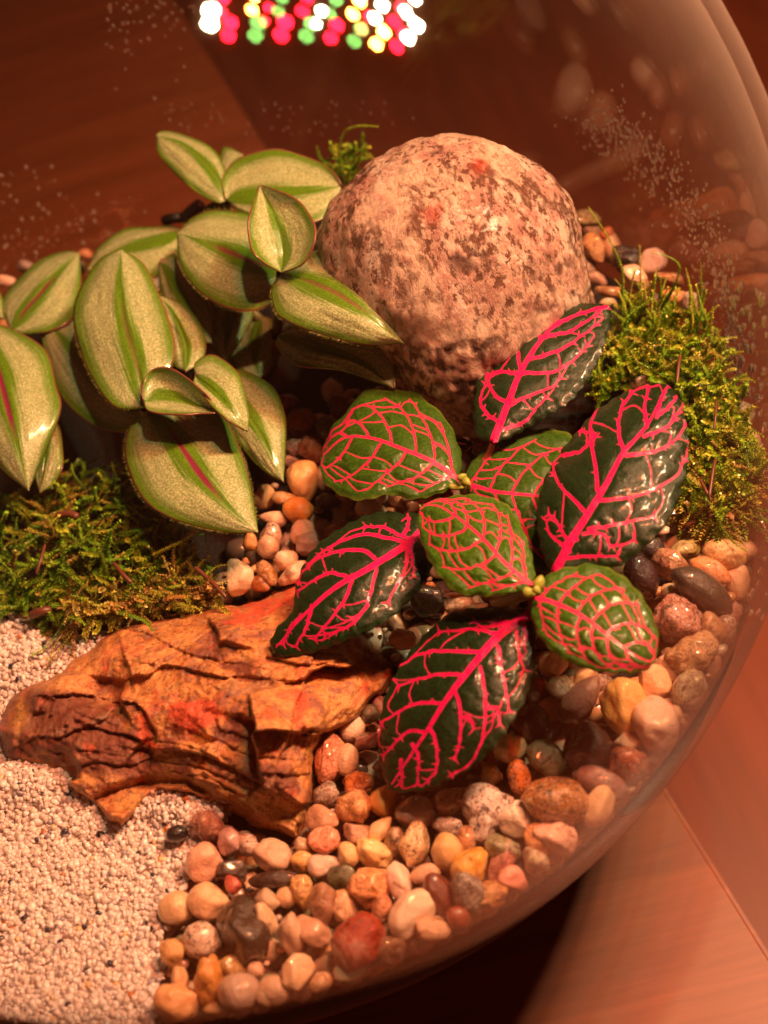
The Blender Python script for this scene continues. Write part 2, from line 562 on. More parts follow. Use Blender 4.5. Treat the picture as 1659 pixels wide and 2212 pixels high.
def revolve(prof, n=128):
    prof = np.asarray(prof, float)
    th = np.linspace(0, 2 * np.pi, n, endpoint=False)
    V = np.stack([np.outer(np.cos(th), prof[:, 0]), np.outer(np.sin(th), prof[:, 0]), np.broadcast_to(prof[:, 1], (n, len(prof)))], -1).reshape(-1, 3)
    m = len(prof)
    Fc = []
    for i in range(n):
        j = (i + 1) % n
        for k in range(m - 1):
            Fc.append((i * m + k, j * m + k, j * m + k + 1, i * m + k + 1))
    return V, np.array(Fc)

zt = 15.0 - BC[2]
a1 = math.asin(zt / R_OUT)
outp = [(R_OUT * math.cos(a), R_OUT * math.sin(a)) for a in np.linspace(-math.pi / 2 + 0.001, a1, 90)]
outp = [(r, max(z, TABLE_Z - BC[2] + 0.01)) for r, z in outp]
a2 = math.asin(zt / R_IN)
inp = [(R_IN * math.cos(a), R_IN * math.sin(a)) for a in np.linspace(a2, -math.pi / 2 + 0.001, 90)]
inp = [(r, max(z, TABLE_Z - BC[2] + 0.4)) for r, z in inp]
rim = [((outp[-1][0] + inp[0][0]) / 2, zt + 0.14)]
V, Fc = revolve(outp + rim + inp)
me = mesh_np("glass_bowl", V, Fc, MAT['glass'])
gb_o = link("glass_bowl", me, label="clear round glass bowl terrarium holding the plants and stones", category="bowl")
gb_o.location = BC

def soil_h(x, y):
    return -0.62 + 0.10 * fbm(np.stack([x, y, x * 0], -1) * 0.8, 3, 3)
rr = np.linspace(0, 1, 60); th = np.linspace(0, 2 * np.pi, 97)
RR, TH = np.meshgrid(rr, th, indexing='ij')
rad = math.sqrt(R_IN ** 2 - (BC[2] + 0.62) ** 2) - 0.07
X, Y = BC[0] + rad * RR * np.cos(TH), BC[1] + rad * RR * np.sin(TH)
Z = soil_h(X, Y) - 0.9 * np.clip((RR - 0.90) / 0.09, 0, 1) ** 1.5
V = np.stack([X, Y, Z], -1).reshape(-1, 3)
Fc = grid_faces(60, 97)
prof = [(math.sqrt(max(R_IN ** 2 - (z - BC[2]) ** 2, 0)) - 0.05, z) for z in np.linspace(-1.5, TABLE_Z + 0.5, 14)] + [(0.01, TABLE_Z + 0.48)]
V2, F2 = revolve(prof, 96)
V2 = V2 + np.array([BC[0], BC[1], 0])
me = mesh_np("soil", np.vstack([V, V2]), np.vstack([Fc, F2 + len(V)]), MAT['soil'])
link("soil", me, kind="structure")

# ------------------------------------------------------------------ boulder
def boulder():
    outline = np.array([(700, 480), (760, 400), (830, 340), (880, 312), (940, 296), (1000, 294), (1050, 303), (1130, 350), (1200, 420), (1240, 500), (1268, 590), (1278, 660), (1250, 760), (1180, 850), (1080, 925), (1000, 950), (920, 920), (866, 850), (820, 780), (760, 720), (705, 650), (685, 560)], float)
    cx, cy, zc = 985, 618, 2.35
    c0 = at(cx, cy, zc)
    dep = (c0 - CAM) @ FW
    k = dep / F_PX
    v, f = ico(6)
    off = outline - (cx, cy)
    oth = np.arctan2(-off[:, 1], off[:, 0]); orr = np.hypot(off[:, 0], off[:, 1])
    o = np.argsort(oth); oth, orr = oth[o], orr[o]
    th = np.arctan2(v[:, 1], v[:, 0])
    r = np.interp(th, np.r_[oth - 2 * np.pi, oth, oth + 2 * np.pi], np.r_[orr, orr, orr])
    r = (r + np.interp(th + .12, np.r_[oth - 2 * np.pi, oth, oth + 2 * np.pi], np.r_[orr, orr, orr]) + np.interp(th - .12, np.r_[oth - 2 * np.pi, oth, oth + 2 * np.pi], np.r_[orr, orr, orr])) / 3
    rho = np.hypot(v[:, 0], v[:, 1])
    w = np.abs(v[:, 2]) ** 1.5
    r = r * (1 - w) + orr.mean() * w
    P = (v[:, 0] * r * k)[:, None] * RX + (v[:, 1] * r * k)[:, None] * UY + (v[:, 2] * 3.0)[:, None] * (-FW)
    n = P / np.linalg.norm(P, axis=1, keepdims=True)
    b1 = fbm(P * 0.55, 3, 21)
    wv = P + 0.25 * np.stack([fbm(P * 0.9, 3, 5), fbm(P * 0.9, 3, 6), fbm(P * 0.9, 3, 7)], -1)
    rid = 1 - np.abs(fbm(wv * 1.25, 4, 31)) * 2.6
    rid = np.clip(rid, 0, 1) ** 3
    rid2 = np.clip(1 - np.abs(fbm(wv * 2.9, 3, 41)) * 2.8, 0, 1) ** 3
    mask = np.clip(fbm(P * 0.6, 2, 51) * 1.5 + 0.55, 0, 1)
    fine = fbm(P * 6, 3, 61)
    pit = np.clip(rid * mask + 0.6 * rid2 * mask, 0, 1)
    P = P + n * (0.16 * b1 - 0.08 * rid * mask - 0.05 * rid2 * mask + 0.028 * fine + 0.02 * fbm(P * 2.6, 3, 66))[:, None]
    me = mesh_np("boulder", P, f, MAT['boulder'])
    fattr(me, "pit", pit)
    sx, sy, _ = proj(P + c0)
    rust = np.zeros(len(P))
    for (x, y, q) in ((930, 462, 17), (1035, 355, 16), (952, 447, 7), (990, 480, 6)):
        d2 = ((sx - x) ** 2 + (sy - y) ** 2) / q ** 2 * (1 + 0.6 * fine)
        rust = np.maximum(rust, np.exp(-d2) * (v[:, 2] > 0))
    fattr(me, "rust", rust * 0.9)
    ob = link("boulder", me, label="large egg shaped cream and brown boulder standing behind the pink veined plant", category="boulder")
    ob.location = c0
boulder()

# ------------------------------------------------------------------ rusty slate
SLATE = [(-12, 1560), (6, 1505), (55, 1476), (100, 1465), (150, 1420), (200, 1385), (250, 1350), (320, 1335), (380, 1320), (480, 1308), (560, 1288), (600, 1272), (640, 1258), (700, 1300), (770, 1350), (835, 1405), (856, 1440), (850, 1470), (825, 1505), (785, 1560), (725, 1590), (690, 1625), (688, 1680), (672, 1760), (652, 1815), (610, 1806), (560, 1792), (500, 1762), (440, 1735), (395, 1722), (340, 1726), (300, 1760), (268, 1796), (225, 1770), (170, 1722), (120, 1688), (60, 1665), (0, 1642)]
def slate():
    ctl = [(60, 1560, .55), (40, 1610, .5), (130, 1510, 1.0), (130, 1590, .95), (150, 1460, .7), (220, 1480, .62), (215, 1435, .75), (230, 1560, 1.05), (200, 1650, .75), (260, 1390, .7), (330, 1430, 1.15), (300, 1520, 1.15), (340, 1600, 1.15), (300, 1660, .75), (380, 1660, .85), (400, 1390, 1.25), (440, 1345, .95), (400, 1500, 1.4), (420, 1600, 1.45), (470, 1650, 1.25), (500, 1360, 1.35), (500, 1450, 1.5), (490, 1700, .75), (420, 1715, .35), (340, 1712, .3), (270, 1740, .35), (560, 1520, 1.65), (560, 1620, 1.6), (600, 1690, 1.25), (560, 1730, .7), (600, 1770, .45), (640, 1740, .7), (600, 1310, .95), (640, 1290, .7), (600, 1400, 1.35), (650, 1450, 1.5), (650, 1540, 1.45), (640, 1640, 1.15), (700, 1350, .85), (740, 1430, 1.15), (760, 1500, 1.05), (700, 1560, 1.05), (680, 1620, .7), (820, 1440, .5), (800, 1520, .4), (660, 1700, .6)]
    for (x, y) in SLATE[::2]:
        ctl.append((x, y, 0.25))
    ctl = np.array(ctl, float)
    def U(r):
        return np.where(r > 0, r * r * np.log(r + 1e-9), 0)
    p = ctl[:, :2] / 300
    n = len(p)
    K = U(np.linalg.norm(p[:, None] - p[None], axis=-1)) + 0.004 * np.eye(n)
    A = np.block([[K, np.c_[np.ones(n), p]], [np.c_[np.ones(n), p].T, np.zeros((3, 3))]])
    w = np.linalg.solve(A, np.r_[ctl[:, 2], 0, 0, 0])
    st = 2.6
    gx_, gy_ = np.arange(-30, 880, st), np.arange(1235, 1840, st)
    PX, PY = np.meshgrid(gx_, gy_, indexing='ij')
    q = np.stack([PX, PY], -1).reshape(-1, 2) / 300
    Zr = (U(np.linalg.norm(q[:, None] - p[None], axis=-1)) @ w[:n] + w[n] + q @ w[n + 1:]).reshape(PX.shape)
    poly = np.array(SLATE, float)
    wob = 7 * fbm(np.stack([PX / 40, PY / 40, PX * 0], -1), 3, 77)
    wx = PX + wob; wy = PY + 6 * fbm(np.stack([PX / 40, PY / 40, PX * 0 + 9], -1), 3, 78)
    ins = in_poly(wx, wy, poly)
    dist = np.full(PX.shape, 1e9)
    for i in range(len(poly)):
        a, b = poly[i], poly[(i + 1) % len(poly)]
        ab = b - a
        tt = np.clip(((wx - a[0]) * ab[0] + (wy - a[1]) * ab[1]) / (ab @ ab), 0, 1)
        dist = np.minimum(dist, np.hypot(wx - a[0] - tt * ab[0], wy - a[1] - tt * ab[1]))
    dist = np.where(ins, dist, -dist)
    P0 = at(PX, PY, Zr)
    # bedding: flakes and terraces
    S = P0.copy()
    warp = 0.35 * np.stack([fbm(S * 0.8, 3, 1), fbm(S * 0.8, 3, 2), fbm(S * 0.8, 3, 4)], -1)
    hq = fbm((S + warp) * np.array([0.5, 0.75, 0.7]), 4, 12) * 4.2
    fl_ = np.floor(hq); fr = hq - fl_
    step = np.clip((fr - 0.78) / 0.22, 0, 1); step = step * step * (3 - 2 * step)
    terr = (fl_ + step) / 4.2
    crack_shade = np.clip(1 - np.abs(fr - 0.86) / 0.07, 0, 1) * (fbm(S * 0.9, 2, 99) > -0.1)
    rid = np.clip(1 - np.abs(fbm((S + warp) * np.array([1.0, 2.2, 1.5]), 4, 15)) * 3.2, 0, 1) ** 2
    fine = fbm(S * np.array([4, 7, 6]), 4, 19)
    Zr = Zr + 0.045 * np.abs(fbm(S * 1.7, 4, 121)) + 0.05 * fbm(S * 3.2, 4, 122) + 0.022 * fbm(S * 9, 3, 123)
    # the long dark fissures, with the overhang's shadow painted in among them
    ZS = lambda a: [(.5291 * x, 1097 + .5291 * y) for x, y in a]
    def near_line(pts, wig):
        pl = polyline(ZS(pts), 60)
        best = np.full(PX.shape, 1e9); sg = np.zeros(PX.shape)
        qx, qy = PX + wig * wob, PY + wig * 4 * fbm(np.stack([PX / 22, PY / 22, PX * 0 + 3], -1), 3, 55)
        for k in range(59):
            a, b = pl[k], pl[k + 1]
            ab = b - a
            rx_, ry_ = qx - a[0], qy - a[1]
            t_ = np.clip((rx_ * ab[0] + ry_ * ab[1]) / (ab @ ab + 1e-9), 0, 1)
            d = np.hypot(rx_ - t_ * ab[0], ry_ - t_ * ab[1])
            m_ = d < best
            best = np.where(m_, d, best); sg = np.where(m_, np.sign(ab[0] * ry_ - ab[1] * rx_), sg)
        x0, x1 = pl[0], pl[-1]
        endd = np.minimum(np.hypot(qx - x0[0], qy - x0[1]), np.hypot(qx - x1[0], qy - x1[1]))
        return best, best * sg, endd
    # ledges: the stone drops on the lower side of each broken edge and climbs back further on
    for pts, dp, L_ in (([(640, 640), (760, 655), (900, 690), (1000, 688), (1120, 700)], .13, 40), ([(750, 900), (830, 925), (900, 950), (1000, 1000), (1140, 1020)], .10, 26), ([(640, 985), (800, 1000), (950, 1060), (1080, 1140), (1130, 1190)], .22, 40), ([(430, 800), (500, 790), (570, 810), (620, 880), (640, 930), (630, 985)][::-1], -.16, 45), ([(205, 768), (270, 765), (330, 760), (395, 772)], .20, 22), ([(280, 820), (330, 842), (420, 870)], .08, 25), ([(350, 880), (450, 915), (540, 930), (600, 965)], .14, 30), ([(1262, 650), (1240, 720), (1215, 800), (1180, 930), (1140, 1030), (1120, 1110)], -.20, 55), ([(1110, 1085), (1190, 1090), (1285, 1080)], .12, 18), ([(480, 505), (560, 500), (640, 530), (760, 590), (900, 620)], .10, 50), ([(1080, 640), (1090, 610), (1140, 620), (1250, 640), (1350, 630)], .13, 40), ([(90, 960), (150, 930), (240, 935), (330, 900)], .10, 30), ([(260, 1060), (400, 1040), (540, 1050), (640, 1010)], .09, 25), ([(860, 720), (900, 745), (850, 770), (800, 740)], .08, 16), ([(830, 1175), (960, 1215), (1080, 1270)], .08, 12), ([(200, 1000), (300, 985), (420, 1000)], .07, 20)):
        best, sd_, endd = near_line(pts, .5)
        side = sd_ if dp > 0 else -sd_
        fade = np.clip(endd / 14, 0, 1)
        drop = np.clip((side + 1.5) / 3.0, 0, 1) * np.exp(-np.maximum(side, 0) / L_) * (best < 160)
        Zr = Zr - abs(dp) * 0.95 * drop * fade
        crack_shade = np.maximum(crack_shade, np.exp(-((side - 1.5) / 3.0) ** 2) * fade * 0.38)
    for pts, dp, wd in (([(400, 1190), (520, 1142), (700, 1112), (820, 1150), (1000, 1250)], .26, 11), ([(1235, 912), (1300, 918), (1400, 935)], .25, 6), ([(640, 955), (760, 970), (900, 1030)], .05, 2.5), ([(1250, 680), (1220, 790), (1200, 880)], .06, 2.5), ([(160, 870), (230, 850)], .05, 3), ([(930, 780), (1000, 800), (1110, 790)], .03, 2.5), ([(660, 1040), (800, 1060), (930, 1110), (1040, 1170)], .06, 2.5), ([(700, 1075), (850, 1105), (960, 1160)], .06, 2.5)):  # first groove is the overhang's shadow, carved in and coloured dark
        best, sd_, endd = near_line(pts, .6)
        g = np.exp(-(best / wd) ** 2)
        Zr = Zr - dp * g
        crack_shade = np.maximum(crack_shade, np.clip(g * 1.1 - 0.2, 0, 1))
    rs = np.random.default_rng(12)
    sd = np.stack([rs.uniform(-30, 880, 46), rs.uniform(1240, 1840, 46)], 1)
    gr = rs.normal(0, 1, (46, 2)) * np.array([.0018, .0026]); of = rs.normal(0, .04, 46)
    QX = PX + 12 * fbm(np.stack([PX / 60, PY / 60, PX * 0], -1), 3, 91); QY = PY + 10 * fbm(np.stack([PX / 60, PY / 60, PX * 0 + 5], -1), 3, 92)
    dd2 = (QX[..., None] - sd[:, 0]) ** 2 + ((QY[..., None] - sd[:, 1]) * 1.5) ** 2
    ww = np.exp(-(dd2 - dd2.min(-1, keepdims=True)) / 380.0)
    ww /= ww.sum(-1, keepdims=True)
    fac = of + gr[:, 0] * (PX[..., None] - sd[:, 0]) + gr[:, 1] * (PY[..., None] - sd[:, 1])
    Zr = Zr + (ww * fac).sum(-1)
    joint = np.clip((0.62 - ww.max(-1)) / 0.15, 0, 1) * np.clip(fbm(S * 0.7, 2, 93) * 2, 0, 1)
    Zr = Zr - 0.025 * joint
    crack_shade = np.maximum(crack_shade * 0.5, joint * 0.35)
    for (st_, mx_, tx_, ty_, fq_, am_, lo_, sd_) in ((0.15, 0.30, 0.10, -0.22, 0.9, 0.10, 0.85, 71), (0.06, 0.45, -0.12, -0.16, 1.8, 0.06, 0.75, 72)):
        B_ = Zr + tx_ * S[..., 0] + ty_ * S[..., 1] + am_ * fbm(S * np.array([fq_, fq_ * 1.2, fq_]), 4, sd_)
        q_ = np.floor(B_ / st_); f_ = B_ / st_ - q_
        sp_ = np.clip((f_ - lo_) / (1 - lo_), 0, 1); sp_ = sp_ * sp_ * (3 - 2 * sp_)
        mk_ = mx_ * np.clip(0.35 + fbm(S * 0.7, 2, sd_ + 9) * 1.8, 0.0, 1)
        Zr = Zr + mk_ * ((q_ + sp_) * st_ - B_ + st_ * 0.35)
        crack_shade = np.maximum(crack_shade, np.clip(1 - np.abs(f_ - lo_) / 0.10, 0, 1) * mk_ * 0.55)
    e = np.clip(dist / 22, 0, 1)
    Zr = Zr - 1.5 * (1 - e) ** 2 * (0.8 + 0.3 * fine)
    Zr = np.maximum(Zr, -0.75)
    V = at(PX, PY, Zr).reshape(-1, 3)
    keep = (dist > -3)
    Fc = grid_faces(*PX.shape)
    Fc = Fc[keep.ravel()[Fc].all(1)]
    used = np.unique(Fc)
    re = np.full(len(V), -1); re[used] = np.arange(len(used))
    # a closed stone: base sheet below the sand
    top_n = len(used)
    base = V[used].copy(); base[:, 2] = -0.8
    fb = re[Fc]
    me = mesh_np("rusty_rock", V[used], fb[:, ::-1], MAT['slate'])
    def blob(lst):
        m = np.zeros(PX.shape)
        for (x, y, a, b, rot_) in lst:
            c_, s_ = math.cos(rot_), math.sin(rot_)
            u = ((PX - x) * c_ + (PY - y) * s_) / a; v_ = (-(PX - x) * s_ + (PY - y) * c_) / b
            m = np.maximum(m, np.exp(-(u * u + v_ * v_) * (1 + 0.7 * fbm(S * 1.6, 4, 8))))
        return m.ravel()[used]
    nz = fbm(S * 2.5, 4, 63).ravel()[used]
    fattr(me, "red", np.clip(blob([(555, 1320, 75, 26, -.35), (430, 1548, 55, 28, .15), (650, 1535, 18, 45, .1), (330, 1610, 26, 8, .5), (640, 1290, 30, 28, 0)]) * 1.7 + nz * 1.2 - 0.55, 0, 0.9))
    fattr(me, "purple", np.clip(blob([(130, 1570, 150, 75, 0), (40, 1600, 80, 60, 0), (240, 1640, 110, 50, .3), (600, 1690, 80, 35, .3), (500, 1590, 60, 22, .3), (110, 1520, 120, 40, 0), (230, 1600, 110, 60, .2), (520, 1440, 45, 18, .1), (460, 1415, 60, 12, .2)]) * 1.9 + nz * .6 - 0.4, 0, 0.92))
    fattr(me, "ochre", np.clip(blob([(570, 1745, 90, 35, .3), (330, 1735, 80, 25, 0), (700, 1620, 50, 60, 0), (440, 1700, 90, 18, .2), (40, 1560, 20, 60, .2)]) * 1.5 + nz * .5 - 0.4, 0, 0.85))
    fattr(me, "crack_shade", crack_shade.ravel()[used])
    link("rusty_rock", me, label="flat rust orange layered rock lying between the white sand and gravel", category="rock")
slate()

# ------------------------------------------------------------------ white sand
SAND = [(-60, 1318), (40, 1345), (110, 1400), (200, 1390), (330, 1385), (420, 1500), (500, 1700), (478, 1745), (455, 1790), (420, 1850), (395, 1905), (372, 1960), (345, 2020), (338, 2100), (330, 2180), (320, 2230), (-60, 2230)]
def sand_z(x, y):
    z = 0.02 + 0.05 * fbm(np.stack([x / 90, y / 90, x * 0], -1), 3, 14)
    z = z + 0.30 * np.exp(-(((x - 385) / 75) ** 2 + ((y - 1745) / 50) ** 2))
    z = z + 0.22 * np.exp(-(((x - 60) / 110) ** 2 + ((y - 1690) / 45) ** 2))
    z = z + 0.15 * np.exp(-(((x - 60) / 150) ** 2 + ((y - 1420) / 60) ** 2))
    return z
def poly_dist(px, py, poly):
    d = np.full(np.shape(px), 1e9)
    poly = np.asarray(poly, float)
    for i in range(len(poly)):
        a, b = poly[i], poly[(i + 1) % len(poly)]
        ab = b - a
        t = np.clip(((px - a[0]) * ab[0] + (py - a[1]) * ab[1]) / (ab @ ab), 0, 1)
        d = np.minimum(d, np.hypot(px - a[0] - t * ab[0], py - a[1] - t * ab[1]))
    return np.where(in_poly(px, py, poly), d, -d)
def clip_bowl(P, m=0.12):
    """keep points inside the glass"""
    P = np.array(P, float)
    rad = np.sqrt(np.maximum(R_IN ** 2 - (P[..., 2] - BC[2]) ** 2, 0.1)) - m
    d = P[..., :2] - BC[:2]
    l = np.linalg.norm(d, axis=-1)
    k = np.minimum(1, rad / (l + 1e-9))
    P[..., :2] = BC[:2] + d * k[..., None]
    return P
gx_, gy_ = np.arange(-420, 520, 8.0), np.arange(1290, 2260, 8.0)
PX, PY = np.meshgrid(gx_, gy_, indexing='ij')
pd = poly_dist(PX, PY, [(-420, 1318)] + SAND[1:-1] + [(-420, 2230)])
Zs = sand_z(PX, PY) - 0.05 - 0.5 * np.clip((14 - pd) / 30, 0, 1)
V = clip_bowl(at(PX, PY, Zs)).reshape(-1, 3)
Fc = grid_faces(*PX.shape)
Fc = Fc[(pd > -30).ravel()[Fc].all(1)]
me = mesh_np("sand", V, Fc[:, ::-1], MAT['sand'])
link("sand", me, kind="structure")

def grains(n, name):
    xs, ys = RNG.uniform(-60, 505, n * 3), RNG.uniform(1320, 2225, n * 3)
    d = poly_dist(xs, ys, SAND)
    dsl = poly_dist(xs, ys, SLATE)
    ok = (d > -4 + RNG.uniform(-10, 0, n * 3)) & (dsl < 24) & (RNG.random(n * 3) < np.clip(0.35 + (d + 20) / 30, 0.15, 1))
    xs, ys = xs[ok][:n], ys[ok][:n]
    z = sand_z(xs, ys) + RNG.uniform(-0.045, 0.03, len(xs))
    C0 = clip_bowl(at(xs, ys, z), 0.08)
    v, f = ico(2)
    nv = len(v)
    n = len(xs)
    base = RNG.uniform(0.030, 0.074, n) * (1 + 0.25 * (RNG.random(n) < 0.08))
    sc = base[:, None] * np.stack([RNG.uniform(0.8, 1.35, n), RNG.uniform(0.75, 1.1, n), RNG.uniform(0.7, 1.05, n)], 1)
    q = RNG.normal(size=(n, 4)); q /= np.linalg.norm(q, axis=1, keepdims=True)
    w, x, y, zz = q.T
    Rm = np.stack([np.stack([1 - 2 * (y * y + zz * zz), 2 * (x * y - zz * w), 2 * (x * zz + y * w)], -1), np.stack([2 * (x * y + zz * w), 1 - 2 * (x * x + zz * zz), 2 * (y * zz - x * w)], -1), np.stack([2 * (x * zz - y * w), 2 * (y * zz + x * w), 1 - 2 * (x * x + y * y)], -1)], -2)
    vv = v[None] * (1 + 0.24 * np.sin(v[None] @ RNG.normal(size=(n, 3, 1)) * 2.5 + RNG.uniform(0, 6, (n, 1, 1))))
    P = np.einsum('nij,nkj->nki', Rm, vv * sc[:, None, :]) + C0[:, None, :]
    F_ = (f[None] + (np.arange(n) * nv)[:, None, None]).reshape(-1, 3)
    me = mesh_np(name, P.reshape(-1, 3), F_, MAT['grain'])
    u = RNG.random(n)
    col = np.array([0.95, 0.81, 0.78])[None] * RNG.uniform(0.85, 1.02, n)[:, None]
    col = np.where((u < 0.45)[:, None], np.array([0.76, 0.61, 0.55]) * RNG.uniform(0.8, 1.1, n)[:, None], col)
    col = np.where((u > 0.955)[:, None], np.array([0.78, 0.50, 0.25]), col)
    col = np.where((u > 0.968)[:, None], np.array([0.36, 0.31, 0.34]), col)
    col = np.where((u > 0.987)[:, None], np.array([0.03, 0.03, 0.05]), col)
    col = np.where((u > 0.997)[:, None], np.array([0.50, 0.15, 0.03]), col)
    cattr(me, "col", np.repeat(np.clip(col, 0, 0.95), nv, 0))
    return me
link("sand_grains", grains(8000, "sand_grains"), kind="stuff", label="fine white sand grains heaped around the rusty rock", category="sand")

# ------------------------------------------------------------------ pebbles
def pebble_mesh(a, b, c, ang, style, seed, sub=3):
    r = np.random.default_rng(seed)
    v, f = ico(sub)
    rad = np.ones(len(v))
    if style in ('a', 'f', 'm'):
        npl = {'a': 9, 'f': 12, 'm': 6}[style]
        nn = r.normal(size=(npl, 3)); nn /= np.linalg.norm(nn, axis=1, keepdims=True)
        dd = r.uniform(0.55, 0.84, npl) if style != 'm' else r.uniform(0.62, 0.88, npl)
        q = v @ nn.T
        lim = np.where(q > 0.05, dd / np.maximum(q, 0.05), 9)
        k = {'a': 20., 'f': 30., 'm': 14.}[style]
        lim = np.concatenate([lim, np.ones((len(v), 1))], 1)
        rad = -np.log(np.exp(-k * lim).sum(1)) / k
        rad = rad / np.abs(rad).max() * 1.04
    off = r.uniform(-50, 50, 3)
    amp = {'r': 0.10, 'a': 0.09, 'f': 0.08, 'm': 0.11, 'k': 0.24, 't': 0.12}[style]
    rad = rad * (1 + amp * fbm(v * 1.25 + off, 2, seed % 97))
    if style == 'k':
        rad = rad * (1 + 0.10 * fbm(v * 3.6 + off, 3, seed % 89))
    elif style != 'r':
        rad = rad * (1 + 0.05 * fbm(v * 2.6 + off, 4, seed % 89) * 1.1)
    p = v * rad[:, None]
    if style == 't':
        p[:, 1] *= 1 - 0.38 * np.clip(p[:, 0], -1, 1)
    tl = r.uniform(-0.3, 0.3)
    ca, sa = math.cos(ang), math.sin(ang)
    e1 = ca * RX - sa * UY
    e2 = sa * RX + ca * UY
    e3 = -FW
    e1 = e1 * math.cos(tl) + e3 * math.sin(tl)
    e3 = np.cross(e1, e2)
    P = (p[:, 0] * a)[:, None] * e1 + (p[:, 1] * b)[:, None] * e2 + (p[:, 2] * c)[:, None] * e3
    return P, f

ZN = {'b': (1000, 2700, .7235), 'a': (0, 2900, .7233), 'c': (1900, 2000, .6775), 'd': (1800, 3000, .7378), 's': (850, 1450, .5425), 'g': (2200, 700, .4967), 'D': (0, 0, 1 / .5486)}
